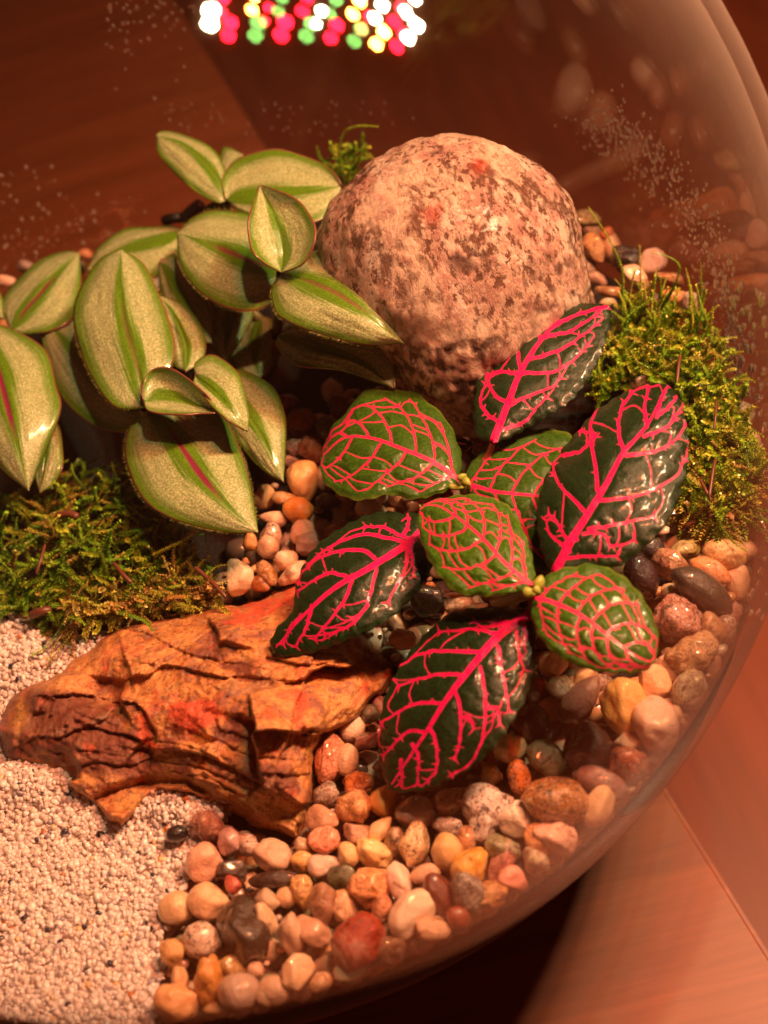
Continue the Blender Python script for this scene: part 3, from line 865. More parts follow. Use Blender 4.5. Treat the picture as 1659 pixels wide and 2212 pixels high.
# zone, x, y, length, width, angle (clockwise, degrees), colour, kind, shape, description
ROWS = """
b 535 238 150 125 -50 .78,.58,.46 quartz r pale pinkish translucent pebble
b 620 300 170 120 -30 .33,.13,.10 plain a mauve brown blocky pebble
b 405 415 270 150 100 .80,.32,.20 rough k long salmon pink wrinkled pebble
b 508 402 170 125 100 .62,.42,.30 quartz r dusky pink drop shaped pebble
b 570 538 165 140 0 .72,.26,.09 rough k bright rust orange lumpy pebble
b 722 615 215 185 60 .80,.40,.13 quartz a amber triangular pebble with brown blotch
b 542 665 205 175 -15 .74,.38,.18 rough k pitted orange tan pebble
b 388 600 180 120 -35 .38,.25,.19 speckled m brown grey speckled pebble
b 372 728 180 145 10 .50,.28,.19 quartz m dull tan brown pebble
b 386 838 175 135 8 .84,.36,.24 rough m salmon pink mottled pebble
b 560 800 210 135 10 .48,.28,.21 quartz a dusky translucent wedge pebble
b 690 778 155 95 -50 .86,.56,.33 plain t pale peach tapered pebble
b 1085 622 230 155 -22 .46,.28,.18 speckled m brown tan spotted pebble
b 880 690 215 175 0 .52,.36,.31 quartz r greyish lilac translucent pebble
b 932 705 130 110 30 .66,.50,.46 rough f lilac white faceted pebble
b 1275 660 250 215 20 .80,.65,.60 speckled k big white pebble with purple specks
b 1250 775 180 150 80 .80,.66,.60 speckled m white stub of speckled stone
b 1420 735 195 165 80 .84,.70,.60 plain m smooth oval white pebble
b 870 870 255 180 105 .82,.54,.31 speckled m cream pebble with dark spots
b 1050 905 195 165 80 .70,.46,.24 quartz r round amber translucent pebble
b 762 850 175 115 90 .42,.22,.10 speckled m brown flecked pebble
b 1055 765 160 105 10 .50,.38,.33 speckled k grey rough speckled pebble
b 1160 850 160 95 80 .60,.28,.13 rough m small orange brown pebble
b 650 910 195 155 35 .86,.60,.33 quartz k cream lobed pebble
b 515 930 150 120 60 .72,.50,.28 quartz m yellowish translucent pebble
b 385 985 175 145 10 .80,.60,.52 quartz a pinkish white blocky pebble
b 262 955 125 112 0 .82,.50,.22 plain r round yellow tan pebble
b 255 868 110 115 70 .72,.50,.34 rough f rough tan crumb of stone
b 472 1050 200 150 -40 .10,.10,.045 plain a dark green wedge pebble
b 622 1085 235 195 -25 .84,.40,.18 rough k peach orange wrinkled pebble
b 800 1072 205 135 65 .84,.62,.53 quartz m pinkish white oblong pebble
b 935 1025 160 115 -30 .58,.38,.28 quartz m dusky tan translucent pebble
b 1180 985 235 175 -50 .84,.47,.13 plain t smooth yellow orange pebble
b 1352 955 270 115 -65 .50,.21,.17 plain a reddish mauve pointed pebble
b 1355 890 190 165 40 .30,.28,.16 speckled m grey green speckled pebble
b 1550 842 175 145 60 .68,.32,.13 rough m orange brown blocky pebble
d 580 468 245 205 40 .86,.55,.44 plain m pink white rounded pebble
b 1552 992 160 140 30 .72,.58,.42 speckled m white and brown patched pebble
b 1442 1095 175 145 20 .84,.38,.30 quartz m salmon pink dimpled pebble
b 1005 1140 255 155 68 .17,.055,.04 dark r dark maroon bean shaped pebble
b 1172 1135 230 175 60 .22,.17,.14 speckled m dark grey speckled pebble
b 1335 1220 225 130 -28 .68,.38,.18 rough k orange tan crumbly pebble
b 855 1240 285 205 -45 .72,.57,.46 quartz m large whitish translucent pebble
b 692 1212 155 112 80 .74,.36,.22 rough m orange pink mottled pebble
b 500 1222 195 135 75 .84,.50,.31 plain a peach blocky pebble
b 375 1190 235 155 85 .36,.19,.12 plain m brown oblong pebble
b 262 1130 200 105 80 .80,.48,.22 rough t orange tan spiky pebble
b 180 1150 125 110 0 .70,.46,.30 quartz r small tan translucent pebble
b 540 1425 375 255 -52 .30,.045,.014 plain a large glossy dark red orange pebble
b 320 1342 215 150 35 .58,.35,.25 quartz m pinkish tan oval pebble
b 205 1345 235 135 80 .68,.47,.36 quartz m greyish peach pebble with pink spot
b 745 1470 215 165 20 .32,.16,.10 rough m brown lumpy pebble by the front glass
b 990 1390 225 135 8 .80,.50,.34 plain m smooth peach pebble against the front glass
b 1132 1302 135 115 30 .32,.09,.05 dark r small dark red pebble
b 540 1600 195 115 -20 .68,.62,.46 quartz a greenish white blocky pebble
b 232 1570 225 205 20 .84,.57,.39 quartz a peach white angular pebble
b 370 1650 140 110 -20 .82,.50,.30 plain m small peach pebble near front glass
b 120 1725 180 155 10 .66,.45,.34 quartz r translucent pink pebble low at front
b 62 1280 205 125 70 .76,.56,.40 quartz a tan white oblong pebble
b 80 1165 170 125 20 .56,.41,.30 quartz m greyish tan translucent pebble
b 98 932 205 185 15 .78,.53,.41 quartz m pinkish pebble with rusty freckles
b 105 1055 265 92 -8 .055,.028,.02 dark r long flat black brown pebble
b 1395 345 195 155 15 .66,.60,.38 quartz m greenish cream pebble
b 1445 495 200 125 78 .82,.30,.035 speckled r bright orange pebble with dark dashes
b 1512 225 210 155 20 .13,.05,.04 dark r dark brown maroon pebble
b 1290 495 130 105 70 .20,.15,.07 quartz m dark olive translucent pebble
b 630 165 115 110 -60 .14,.11,.075 plain a dark grey stone wedge
b 1000 1280 110 70 20 .45,.30,.22 quartz m dusky sliver of pebble
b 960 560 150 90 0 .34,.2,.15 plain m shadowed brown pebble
a 1130 490 165 150 50 .68,.40,.31 rough k pinkish grey rough pebble beside the sand
a 1132 685 230 205 -10 .78,.46,.35 quartz m translucent pink pebble with coral stain
a 1262 575 165 150 60 .42,.23,.21 plain f mauve faceted pebble
a 1355 590 155 120 20 .55,.37,.30 speckled m mauve tan speckled pebble
a 1272 722 170 130 15 .11,.08,.07 dark a dark grey angular pebble
a 1262 808 115 85 40 .42,.11,.08 dark m dark red nub of stone
a 965 935 175 190 90 .82,.58,.37 quartz r cream translucent pebble on the sand edge
a 1132 900 195 205 80 .82,.52,.34 quartz m peach pebble with orange stain
a 1310 1040 375 265 60 .06,.04,.028 dark a big dark brown black angular stone
a 1100 1110 205 190 20 .66,.50,.41 speckled r whitish pebble with two dark spots
a 942 1190 165 140 60 .58,.36,.18 quartz m tan brown pebble at the sand edge
a 1140 1335 245 160 85 .62,.30,.09 quartz k orange brown waxy pebble
a 970 1445 250 205 30 .82,.47,.26 quartz m peach orange pebble at the sand corner
a 1310 1430 225 205 0 .52,.37,.31 quartz r greyish round translucent pebble
a 1280 1260 185 105 30 .48,.28,.10 rough m flat tan brown pebble
a 975 1330 175 90 85 .62,.40,.23 quartz m narrow tan pebble
a 960 528 125 92 -20 .012,.01,.012 dark r small shiny black stone half buried in white sand
a 1395 1270 110 90 0 .75,.45,.32 plain m small pinkish pebble
a 1440 1520 150 90 10 .35,.22,.14 plain m small brown pebble at the bottom glass
a 1180 1500 140 90 0 .5,.3,.16 quartz m small tan pebble at the bottom glass
c 990 235 160 125 25 .085,.075,.08 dark m shiny grey black pebble
c 1180 245 185 115 -8 .36,.30,.11 plain m olive green pebble
c 1412 268 255 170 12 .82,.55,.31 plain r large cream orange pebble under the moss
c 1332 372 245 135 30 .80,.38,.20 plain r smooth orange salmon pebble
c 925 408 265 180 62 .05,.025,.035 dark r glossy purple black pebble
c 1092 332 235 155 30 .48,.28,.18 rough k brownish pink crumbly pebble
c 1278 482 405 190 37 .075,.065,.055 dark r long smooth dark grey pebble
c 1085 482 105 85 10 .70,.50,.34 quartz r small pale pebble
c 1135 655 275 262 30 .50,.24,.19 speckled k round reddish pink granite pebble
c 1220 845 300 205 -28 .60,.39,.23 rough k rough tan pebble with a notch
c 1032 490 70 62 0 .82,.5,.28 plain r tiny peach pebble
c 395 900 190 172 15 .74,.51,.33 quartz a pale tan blocky pebble
c 590 985 165 115 -40 .82,.53,.33 quartz m peach pebble below the small leaf
c 575 1110 330 165 -55 .38,.20,.18 quartz t mauve green pointed pebble
c 825 1140 375 268 65 .84,.50,.20 quartz m large amber cream oval pebble
c 1000 1025 235 182 75 .82,.50,.31 quartz m rounded peach pebble
c 1215 1045 245 170 -58 .48,.43,.30 speckled m grey green pebble with brown dots
c 1055 1292 315 235 72 .86,.63,.52 quartz m large pinkish white oval pebble
c 1068 925 175 125 60 .62,.41,.31 quartz m pinkish tan pebble
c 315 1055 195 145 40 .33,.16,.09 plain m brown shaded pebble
c 465 1062 185 155 0 .11,.09,.055 quartz m dark olive translucent pebble
c 285 1240 205 175 30 .11,.045,.04 dark m dark maroon pebble
c 380 1445 235 200 30 .19,.18,.085 plain f dark green faceted pebble
c 610 1400 285 265 30 .07,.03,.028 dark m large dark maroon black pebble
c 430 1692 430 275 15 .38,.18,.065 speckled m big brown orange mottled pebble
c 690 1600 325 165 22 .33,.18,.165 plain r dusky mauve flat pebble
c 880 1500 265 230 50 .44,.12,.05 speckled f red crystalline pebble
c 725 1790 255 165 -60 .76,.55,.37 quartz m cream pebble with a brown chip
c 850 1355 190 125 -20 .52,.39,.30 quartz m pale grey translucent pebble
c 1330 700 190 140 60 .50,.30,.18 plain m dim tan pebble at the right glass
c 130 552 195 120 -15 .76,.50,.36 rough m peach pebble under the central bud
c 60 525 130 90 10 .12,.11,.09 dark m dark grey pebble under the central bud
c 1090 1190 130 120 0 .55,.36,.26 quartz m small dusky pebble
c 1290 1150 120 150 60 .3,.22,.16 quartz m grey brown pebble at the glass
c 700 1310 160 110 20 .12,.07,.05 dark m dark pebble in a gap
s 640 400 235 205 20 .40,.14,.05 rough k rust brown rough pebble
s 690 590 190 175 40 .46,.17,.08 rough k brown red knobbly pebble
s 555 590 110 130 80 .55,.40,.33 rough m pinkish grey small pebble
s 540 670 110 90 0 .62,.44,.36 quartz m small pink pebble
s 635 822 300 215 82 .86,.54,.26 quartz t tall peach pear shaped pebble
s 600 1030 225 185 15 .82,.36,.08 quartz r bright orange round pebble
s 360 935 200 165 70 .84,.50,.28 quartz m peach pebble beside the striped leaf tip
s 410 1090 205 130 10 .82,.58,.43 quartz a peach white wedge pebble
s 410 1215 195 160 60 .70,.47,.35 speckled m translucent pebble with dark flecks
s 640 1200 215 185 -60 .82,.50,.36 quartz a pink peach blocky pebble
s 680 1280 205 170 -30 .46,.33,.29 quartz m greyish mauve pebble
s 380 1300 195 170 60 .74,.47,.33 quartz m dull peach pebble
s 255 1280 150 105 85 .62,.33,.12 quartz m orange tan narrow pebble
s 515 1395 190 155 20 .84,.62,.48 quartz m smooth white peach pebble
s 170 1525 300 235 82 .74,.62,.46 quartz a big greyish cream block pebble
s 560 1490 250 130 -35 .86,.66,.50 plain m long white peach pebble at the rock edge
s 375 1490 230 120 50 .50,.24,.08 rough m brown orange slanted pebble
s 320 1560 150 120 40 .45,.18,.07 plain m rust brown pebble behind the rock
s 495 940 95 170 90 .58,.34,.18 plain m narrow brown tan pebble
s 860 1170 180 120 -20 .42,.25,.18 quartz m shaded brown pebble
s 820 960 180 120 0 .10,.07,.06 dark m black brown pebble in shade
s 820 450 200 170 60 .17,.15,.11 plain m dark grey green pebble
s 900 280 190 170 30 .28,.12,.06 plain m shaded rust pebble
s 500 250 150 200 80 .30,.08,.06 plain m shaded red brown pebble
s 430 855 80 50 10 .7,.55,.45 rough f tiny pale chip
s 1345 1960 215 160 10 .72,.46,.34 quartz m peach pebble between rock and lowest leaf
g 200 330 260 150 10 .42,.32,.16 rough m olive tan pebble beside the boulder
g 280 560 240 220 50 .66,.36,.17 rough m tan orange block beside the boulder
g 530 640 280 200 20 .035,.025,.025 dark a black shiny stone behind the moss
g 770 660 190 215 80 .66,.46,.42 quartz m pinkish white pebble behind the moss
g 610 800 260 170 40 .72,.48,.34 plain a peach wedge pebble behind the moss
g 870 800 230 130 15 .55,.30,.17 rough m tan brown pebble behind the moss
g 915 945 230 130 5 .80,.38,.18 plain r smooth salmon orange pebble behind the moss
g 1050 990 190 140 80 .78,.64,.52 rough m white pebble at the right of the moss
g 400 900 220 110 10 .42,.22,.11 rough m dark rusty flat pebble behind the moss
g 300 810 170 120 20 .5,.3,.24 quartz m dusky pebble at the foot of the boulder
g 380 990 150 80 5 .66,.48,.34 plain m flat tan pebble at the foot of the boulder
g 380 450 130 120 0 .5,.18,.08 plain m small rust pebble beside the boulder
g 820 1230 140 110 20 .55,.36,.26 plain m small pinkish stone inside the moss
D 990 1306 62 36 -15 .74,.50,.38 rough m peach pebble behind the lowest leaf
D 1090 1302 60 40 10 .66,.40,.32 rough m dusky pink pebble behind the lowest leaf
D 1040 1316 58 28 0 .30,.25,.16 plain r grey green pebble behind the lowest leaf
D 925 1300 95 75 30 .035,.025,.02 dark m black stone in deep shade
D 1400 1225 45 40 0 .30,.26,.18 quartz m small grey pebble in the right gap
D 12 606 60 26 5 .80,.55,.42 plain m peach pebble by the left glass
D 184 552 26 40 80 .72,.40,.24 plain m orange tan pebble behind the striped leaves
D 55 575 40 30 0 .35,.25,.22 plain m dim grey pebble by the left glass
D 1590 1190 40 34 30 .66,.42,.28 plain m tan pebble low at the right glass
D 1450 1420 50 36 20 .42,.25,.16 plain m brown pebble beside the granite pebble
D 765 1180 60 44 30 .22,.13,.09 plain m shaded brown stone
D 640 965 45 36 10 .52,.37,.28 rough m dull grey pink pebble
""".strip().splitlines()

GROUP = "pebbles of the wet gravel bed"
PLACED = []
LANDS = [((960, 1690), "below the lowest pink veined leaf"), ((1290, 1480), "below the small pink veined leaf"), ((1490, 1260), "near the right glass below the moss"), ((1400, 1640), "against the glass at lower right"), ((620, 1090), "in the strip between leaf tip and rock"), ((450, 1880), "at the edge of the white sand"), ((640, 2080), "in the front gravel"), ((1010, 1920), "in the front gravel by the glass edge"), ((1330, 560), "at the back beside the boulder"), ((700, 920), "in the shade below the striped leaves"), ((740, 1700), "at the right end of the rusty rock"), ((1180, 1600), "in the dark gap right of the lowest leaf"), ((900, 1260), "in the shade under the veined plant"), ((60, 590), "at the back left glass"), ((540, 1230), "behind the rusty rock")]
LABELS = set()
SCALES = {'b': 1 / 1.3823 * .5486}
def add_pebble(px, py, ln, wd, ang, col, kind, style, desc, z, where=None, sub=3):
    d0 = at(px, py, z)
    dep = (d0 - CAM) @ FW
    a, b = 1.05 * ln * dep / F_PX / 2, 1.05 * wd * dep / F_PX / 2
    c = 0.5 * (a + b) * 0.82
    c0 = clip_bowl(d0, 0.05 + 0.5 * b)
    P, f = pebble_mesh(a, b, min(c, b * 1.1), math.radians(ang), style, int(px * 7 + py * 13) % 100000, sub)
    # nothing may stick through the glass
    q = P + c0 - BC
    l = np.linalg.norm(q, axis=1)
    over = max(0.0, (l - (R_IN - 0.03)).max())
    if over > 0:
        c0 = c0 - (c0 - BC) / np.linalg.norm(c0 - BC) * min(over, 0.5)
    me = mesh_np("pebble", P, f, PEB[kind])
    near = where or min(LANDS, key=lambda L: math.hypot(L[0][0] - px, L[0][1] - py))[1]
    lab = desc + ("" if where is None and any(w in desc for w in (" by ", " beside ", " behind ", " under ", " at the ", " against ", " below ", " between ", " low ", " near ", " half ")) else " " + near)
    if lab in LABELS:
        o2 = sorted(PLACED, key=lambda q: math.hypot(q[0] - px, q[1] - py))
        for q in o2[:8]:
            alt = desc + " touching the " + q[2]
            if alt not in LABELS:
                lab = alt
                break
    LABELS.add(lab)
    ob = link("pebble", me, label=lab, category="pebble", group=GROUP)
    ob.location = c0
    m_ = sum(col) / 3
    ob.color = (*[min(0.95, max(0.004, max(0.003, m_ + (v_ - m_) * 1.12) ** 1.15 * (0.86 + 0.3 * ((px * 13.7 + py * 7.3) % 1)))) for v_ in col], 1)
    PLACED.append((px, py, desc, ln, wd))
    return ob
rows = []
for r_ in ROWS:
    q = r_.split(None, 9)
    zn, x, y, ln, wd, an = q[0], *map(float, q[1:6])
    ox, oy, sc = ZN[zn]
    k = 0.5486
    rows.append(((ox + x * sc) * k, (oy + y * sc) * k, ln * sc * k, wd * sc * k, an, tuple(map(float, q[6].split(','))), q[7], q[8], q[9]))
for i, r_ in enumerate(rows):
    big = (r_[2] + r_[3]) / 2
    z = 0.06 + 0.0022 * big + 0.05 * math.sin(i * 2.4)
    if 'shade' in r_[8] or 'gap' in r_[8]:
        z -= 0.2
    if 'half buried' in r_[8]:
        z += 0.14
    add_pebble(*r_, z, sub=4 if big > 55 else 3)

# pebbles filling the gaps, lower down
GRAVEL = [(455, 1300), (530, 1160), (610, 1060), (600, 880), (640, 840), (860, 850), (1010, 1000), (1200, 1240), (1340, 1160), (1500, 1130), (1650, 1150), (1600, 1400), (1490, 1590), (1300, 1830), (1010, 2020), (620, 2200), (325, 2215), (345, 2020), (400, 1890), (480, 1780), (660, 1820), (690, 1640), (850, 1470), (835, 1400), (640, 1250)]
BACKG = [(1240, 440), (1330, 470), (1480, 600), (1530, 680), (1340, 660), (1270, 640)]
PAL = [((.62, .42, .30), 'quartz', 'tan'), ((.80, .54, .38), 'quartz', 'peach'), ((.34, .18, .11), 'plain', 'brown'), ((.72, .34, .16), 'rough', 'orange'), ((.12, .09, .07), 'dark', 'dark'), ((.74, .60, .48), 'quartz', 'whitish'), ((.46, .22, .17), 'plain', 'mauve'), ((.26, .23, .13), 'speckled', 'olive'), ((.50, .34, .26), 'speckled', 'speckled brown')]
rf = random.Random(4)
fill = []
tries = 0
while len(fill) < 78 and tries < 9000:
    tries += 1
    if rf.random() < 0.9:
        x, y = rf.uniform(330, 1650), rf.uniform(840, 2210); pol = GRAVEL
    else:
        x, y = rf.uniform(1240, 1540), rf.uniform(430, 690); pol = BACKG
    if not in_poly(np.array(x), np.array(y), pol):
        continue
    if any(math.hypot(x - p[0], y - p[1]) < 0.33 * (p[3] + p[4]) / 2 + 14 for p in PLACED) or any(math.hypot(x - p[0], y - p[1]) < 40 for p in fill):
        continue
    if poly_dist(np.array(x), np.array(y), SLATE) > 12:
        continue
    fill.append((x, y))
for (x, y) in fill:
    c, kd, nm = rf.choice(PAL)
    j = rf.uniform(0.8, 1.15)
    nb = min(PLACED[:170], key=lambda q: math.hypot(q[0] - x, q[1] - y))[2]
    nb = nb.split(" by ")[0].split(" beside ")[0].split(" behind ")[0].split(" under ")[0].split(" at the ")[0].split(" against ")[0].split(" below ")[0].split(" between ")[0].split(" in ")[0].split(" low ")[0].split(" near ")[0].split(" half ")[0]
    add_pebble(x, y, rf.uniform(52, 78), rf.uniform(42, 56), rf.uniform(0, 180), tuple(v * j for v in c), kd, rf.choice('rmmak'), "small " + nm + " pebble", -0.22 + rf.uniform(-.06, .06), where="tucked beside the " + nb, sub=3)

# gravel seen from the side, pressed against the front of the glass
wallp = []
for i in range(400):
    a = rf.uniform(-2.2, 0.25)
    z = rf.uniform(-0.75, -0.10)
    rr_ = math.sqrt(R_IN ** 2 - (z - BC[2]) ** 2)
    p = np.array([BC[0] + (rr_ - .3) * math.cos(a), BC[1] + (rr_ - .3) * math.sin(a), z])
    x, y, _ = proj(p)
    if not (320 < x < 1665 and 900 < y < 2230):
        continue
    if any(math.hypot(x - q[0], y - q[1]) < 36 for q in wallp) or any(math.hypot(x - q[0], y - q[1]) < 0.30 * (q[3] + q[4]) / 2 for q in PLACED):
        continue
    wallp.append((x, y, z))
    if len(wallp) >= 42:
        break
for (x, y, z) in wallp:
    c, kd, nm = rf.choice(PAL)
    nb = min(PLACED[:170], key=lambda q: math.hypot(q[0] - x, q[1] - y))[2]
    for w_ in (" by ", " beside ", " behind ", " under ", " at the ", " against ", " below ", " between ", " in ", " low ", " near ", " half ", " on "):
        nb = nb.split(w_)[0]
    add_pebble(float(x), float(y), rf.uniform(64, 92), rf.uniform(50, 62), rf.uniform(0, 180), c, kd, rf.choice('rmma'), nm + " pebble", z, where="pressed low against the glass under the " + nb, sub=3)

# the deeper gravel that only shows in the gaps
def deep_gravel(n):
    v, f = ico(2)
    Vs, Fs, Cs = [], [], []
    k = 0
    for i in range(n):
        if rf.random() < 0.8:
            while True:
                x, y = rf.uniform(330, 1650), rf.uniform(840, 2215)
                if in_poly(np.array(x), np.array(y), GRAVEL):
                    break
            p = at(x, y, rf.uniform(-0.62, -0.45))
        else:
            a = rf.uniform(0, 6.283)
            rr_ = rad * math.sqrt(rf.uniform(0.55, 1.0))
            p = np.array([BC[0] + rr_ * math.cos(a), BC[1] + rr_ * math.sin(a), rf.uniform(-0.6, -0.35)])
        p = clip_bowl(p, 0.4)
        s = np.array([rf.uniform(.26, .42), rf.uniform(.24, .34), rf.uniform(.2, .3)])
        q = v * (1 + 0.15 * fbm(v * 1.3 + i * 3.7, 2, 9))[:, None] * s
        an = rf.uniform(0, 6.28)
        q = np.c_[q[:, 0] * math.cos(an) - q[:, 1] * math.sin(an), q[:, 0] * math.sin(an) + q[:, 1] * math.cos(an), q[:, 2]]
        Vs.append(q + p); Fs.append(f + k); k += len(v)
        c = np.array(rf.choice(PAL)[0]) * rf.uniform(0.6, 1)
        Cs.append(np.repeat(c[None], len(v), 0))
    for i in range(420):
        while True:
            x, y = rf.uniform(330, 1650), rf.uniform(840, 2215)
            if in_poly(np.array(x), np.array(y), GRAVEL):
                break
        p = clip_bowl(at(x, y, rf.uniform(-0.3, 0.02)), 0.2)
        s_ = rf.uniform(.05, .13) * np.array([1.2, .9, .8])
        Vs.append(v * (1 + 0.25 * fbm(v * 1.6 + i * 2.1, 2, 9))[:, None] * s_ + p); Fs.append(f + k); k += len(v)
        Cs.append(np.repeat(np.array(rf.choice(PAL)[0])[None] * rf.uniform(.6, 1.1), len(v), 0))
    me = mesh_np("gravel", np.vstack(Vs), np.vstack(Fs), MAT['moss'])
    cattr(me, "col", np.vstack(Cs))
    link("gravel", me, kind="stuff", label="deeper mixed gravel showing in the gaps between the pebbles", category="gravel")
deep_gravel(620)

# ------------------------------------------------------------------ leaves
def leaf_surface(base, tip, mid, L, R, z3, dzl, dzr, ns, nt, wave=0.0, seed=0, pe=1.7):
    Mp = polyline([base] + mid + [tip], ns)
    Lp = polyline([base] + L + [tip], ns)
    Rp = polyline([base] + R + [tip], ns)
    s = np.linspace(0, 1, ns)
    t = np.linspace(-1, 1, nt)
    zc = z3[0] * (2 * (s - .5) * (s - 1)) + z3[1] * (4 * s * (1 - s)) + z3[2] * (2 * s * (s - .5))
    E = np.where((t < 0)[None, :, None], Lp[:, None], Rp[:, None])
    PX = Mp[:, None] + np.abs(t)[None, :, None] * (E - Mp[:, None])
    prof = np.sin(np.pi * np.clip(s, 0.001, .999)) ** 0.55
    dz = np.where(t < 0, dzl, dzr)
    Z = zc[:, None] + prof[:, None] * (np.abs(t) ** pe * dz)[None]
    if wave:
        Z = Z + wave * (np.abs(t) ** 2)[None] * np.sin(s * 19 + seed + np.sign(t)[None].T * 1.3)[..., ].T if False else Z + wave * (np.abs(t)[None] ** 2) * np.sin(s[:, None] * 15 + seed + 2 * np.sign(t)[None])
    P = at(PX[..., 0], PX[..., 1], Z)
    return P, PX, np.broadcast_to(s[:, None], Z.shape), np.broadcast_to(t[None], Z.shape)

def normals(P):
    a, b = np.gradient(P, axis=0), np.gradient(P, axis=1)
    n = np.cross(a, b)
    n /= np.linalg.norm(n, axis=-1, keepdims=True) + 1e-9
    if (n @ FW).mean() > 0:
        n = -n
        return n, True
    return n, False

def leaf_object(parent, P, S, T, mat, under, extra, label=None, thick=0.03, flip=False):
    Fc = grid_faces(*P.shape[:2])
    if flip:
        Fc = Fc[:, ::-1]
    loc = P.reshape(-1, 3).mean(0)
    me = mesh_np("leaf", P.reshape(-1, 3) - loc, Fc, mat)
    me.materials.append(under)
    fattr(me, "along", S); fattr(me, "across", T)
    for k, v in extra.items():
        fattr(me, k, np.broadcast_to(v, S.shape))
    o = link("leaf", me, parent, label=label)
    o.location = loc
    so = o.modifiers.new("thickness", 'SOLIDIFY')
    so.thickness = thick; so.offset = -1; so.material_offset = 1; so.material_offset_rim = 0
    return o

def stem_object(parent, pts, r0, r1, mat, name="stem"):
    pl = polyline(pts, 24)
    V, Fc = tube(at(pl[:, 0], pl[:, 1], pl[:, 2]), np.linspace(r0, r1, 24), 10)
    me = mesh_np(name, V, Fc, mat)
    return link(name, me, parent)

# striped, silvery plant: shoots
def shoot(label, px, py):
    p = at(px, py, -0.3)
    return thing("striped_leaf_plant", label, "plant", p, "striped leaf shoots")

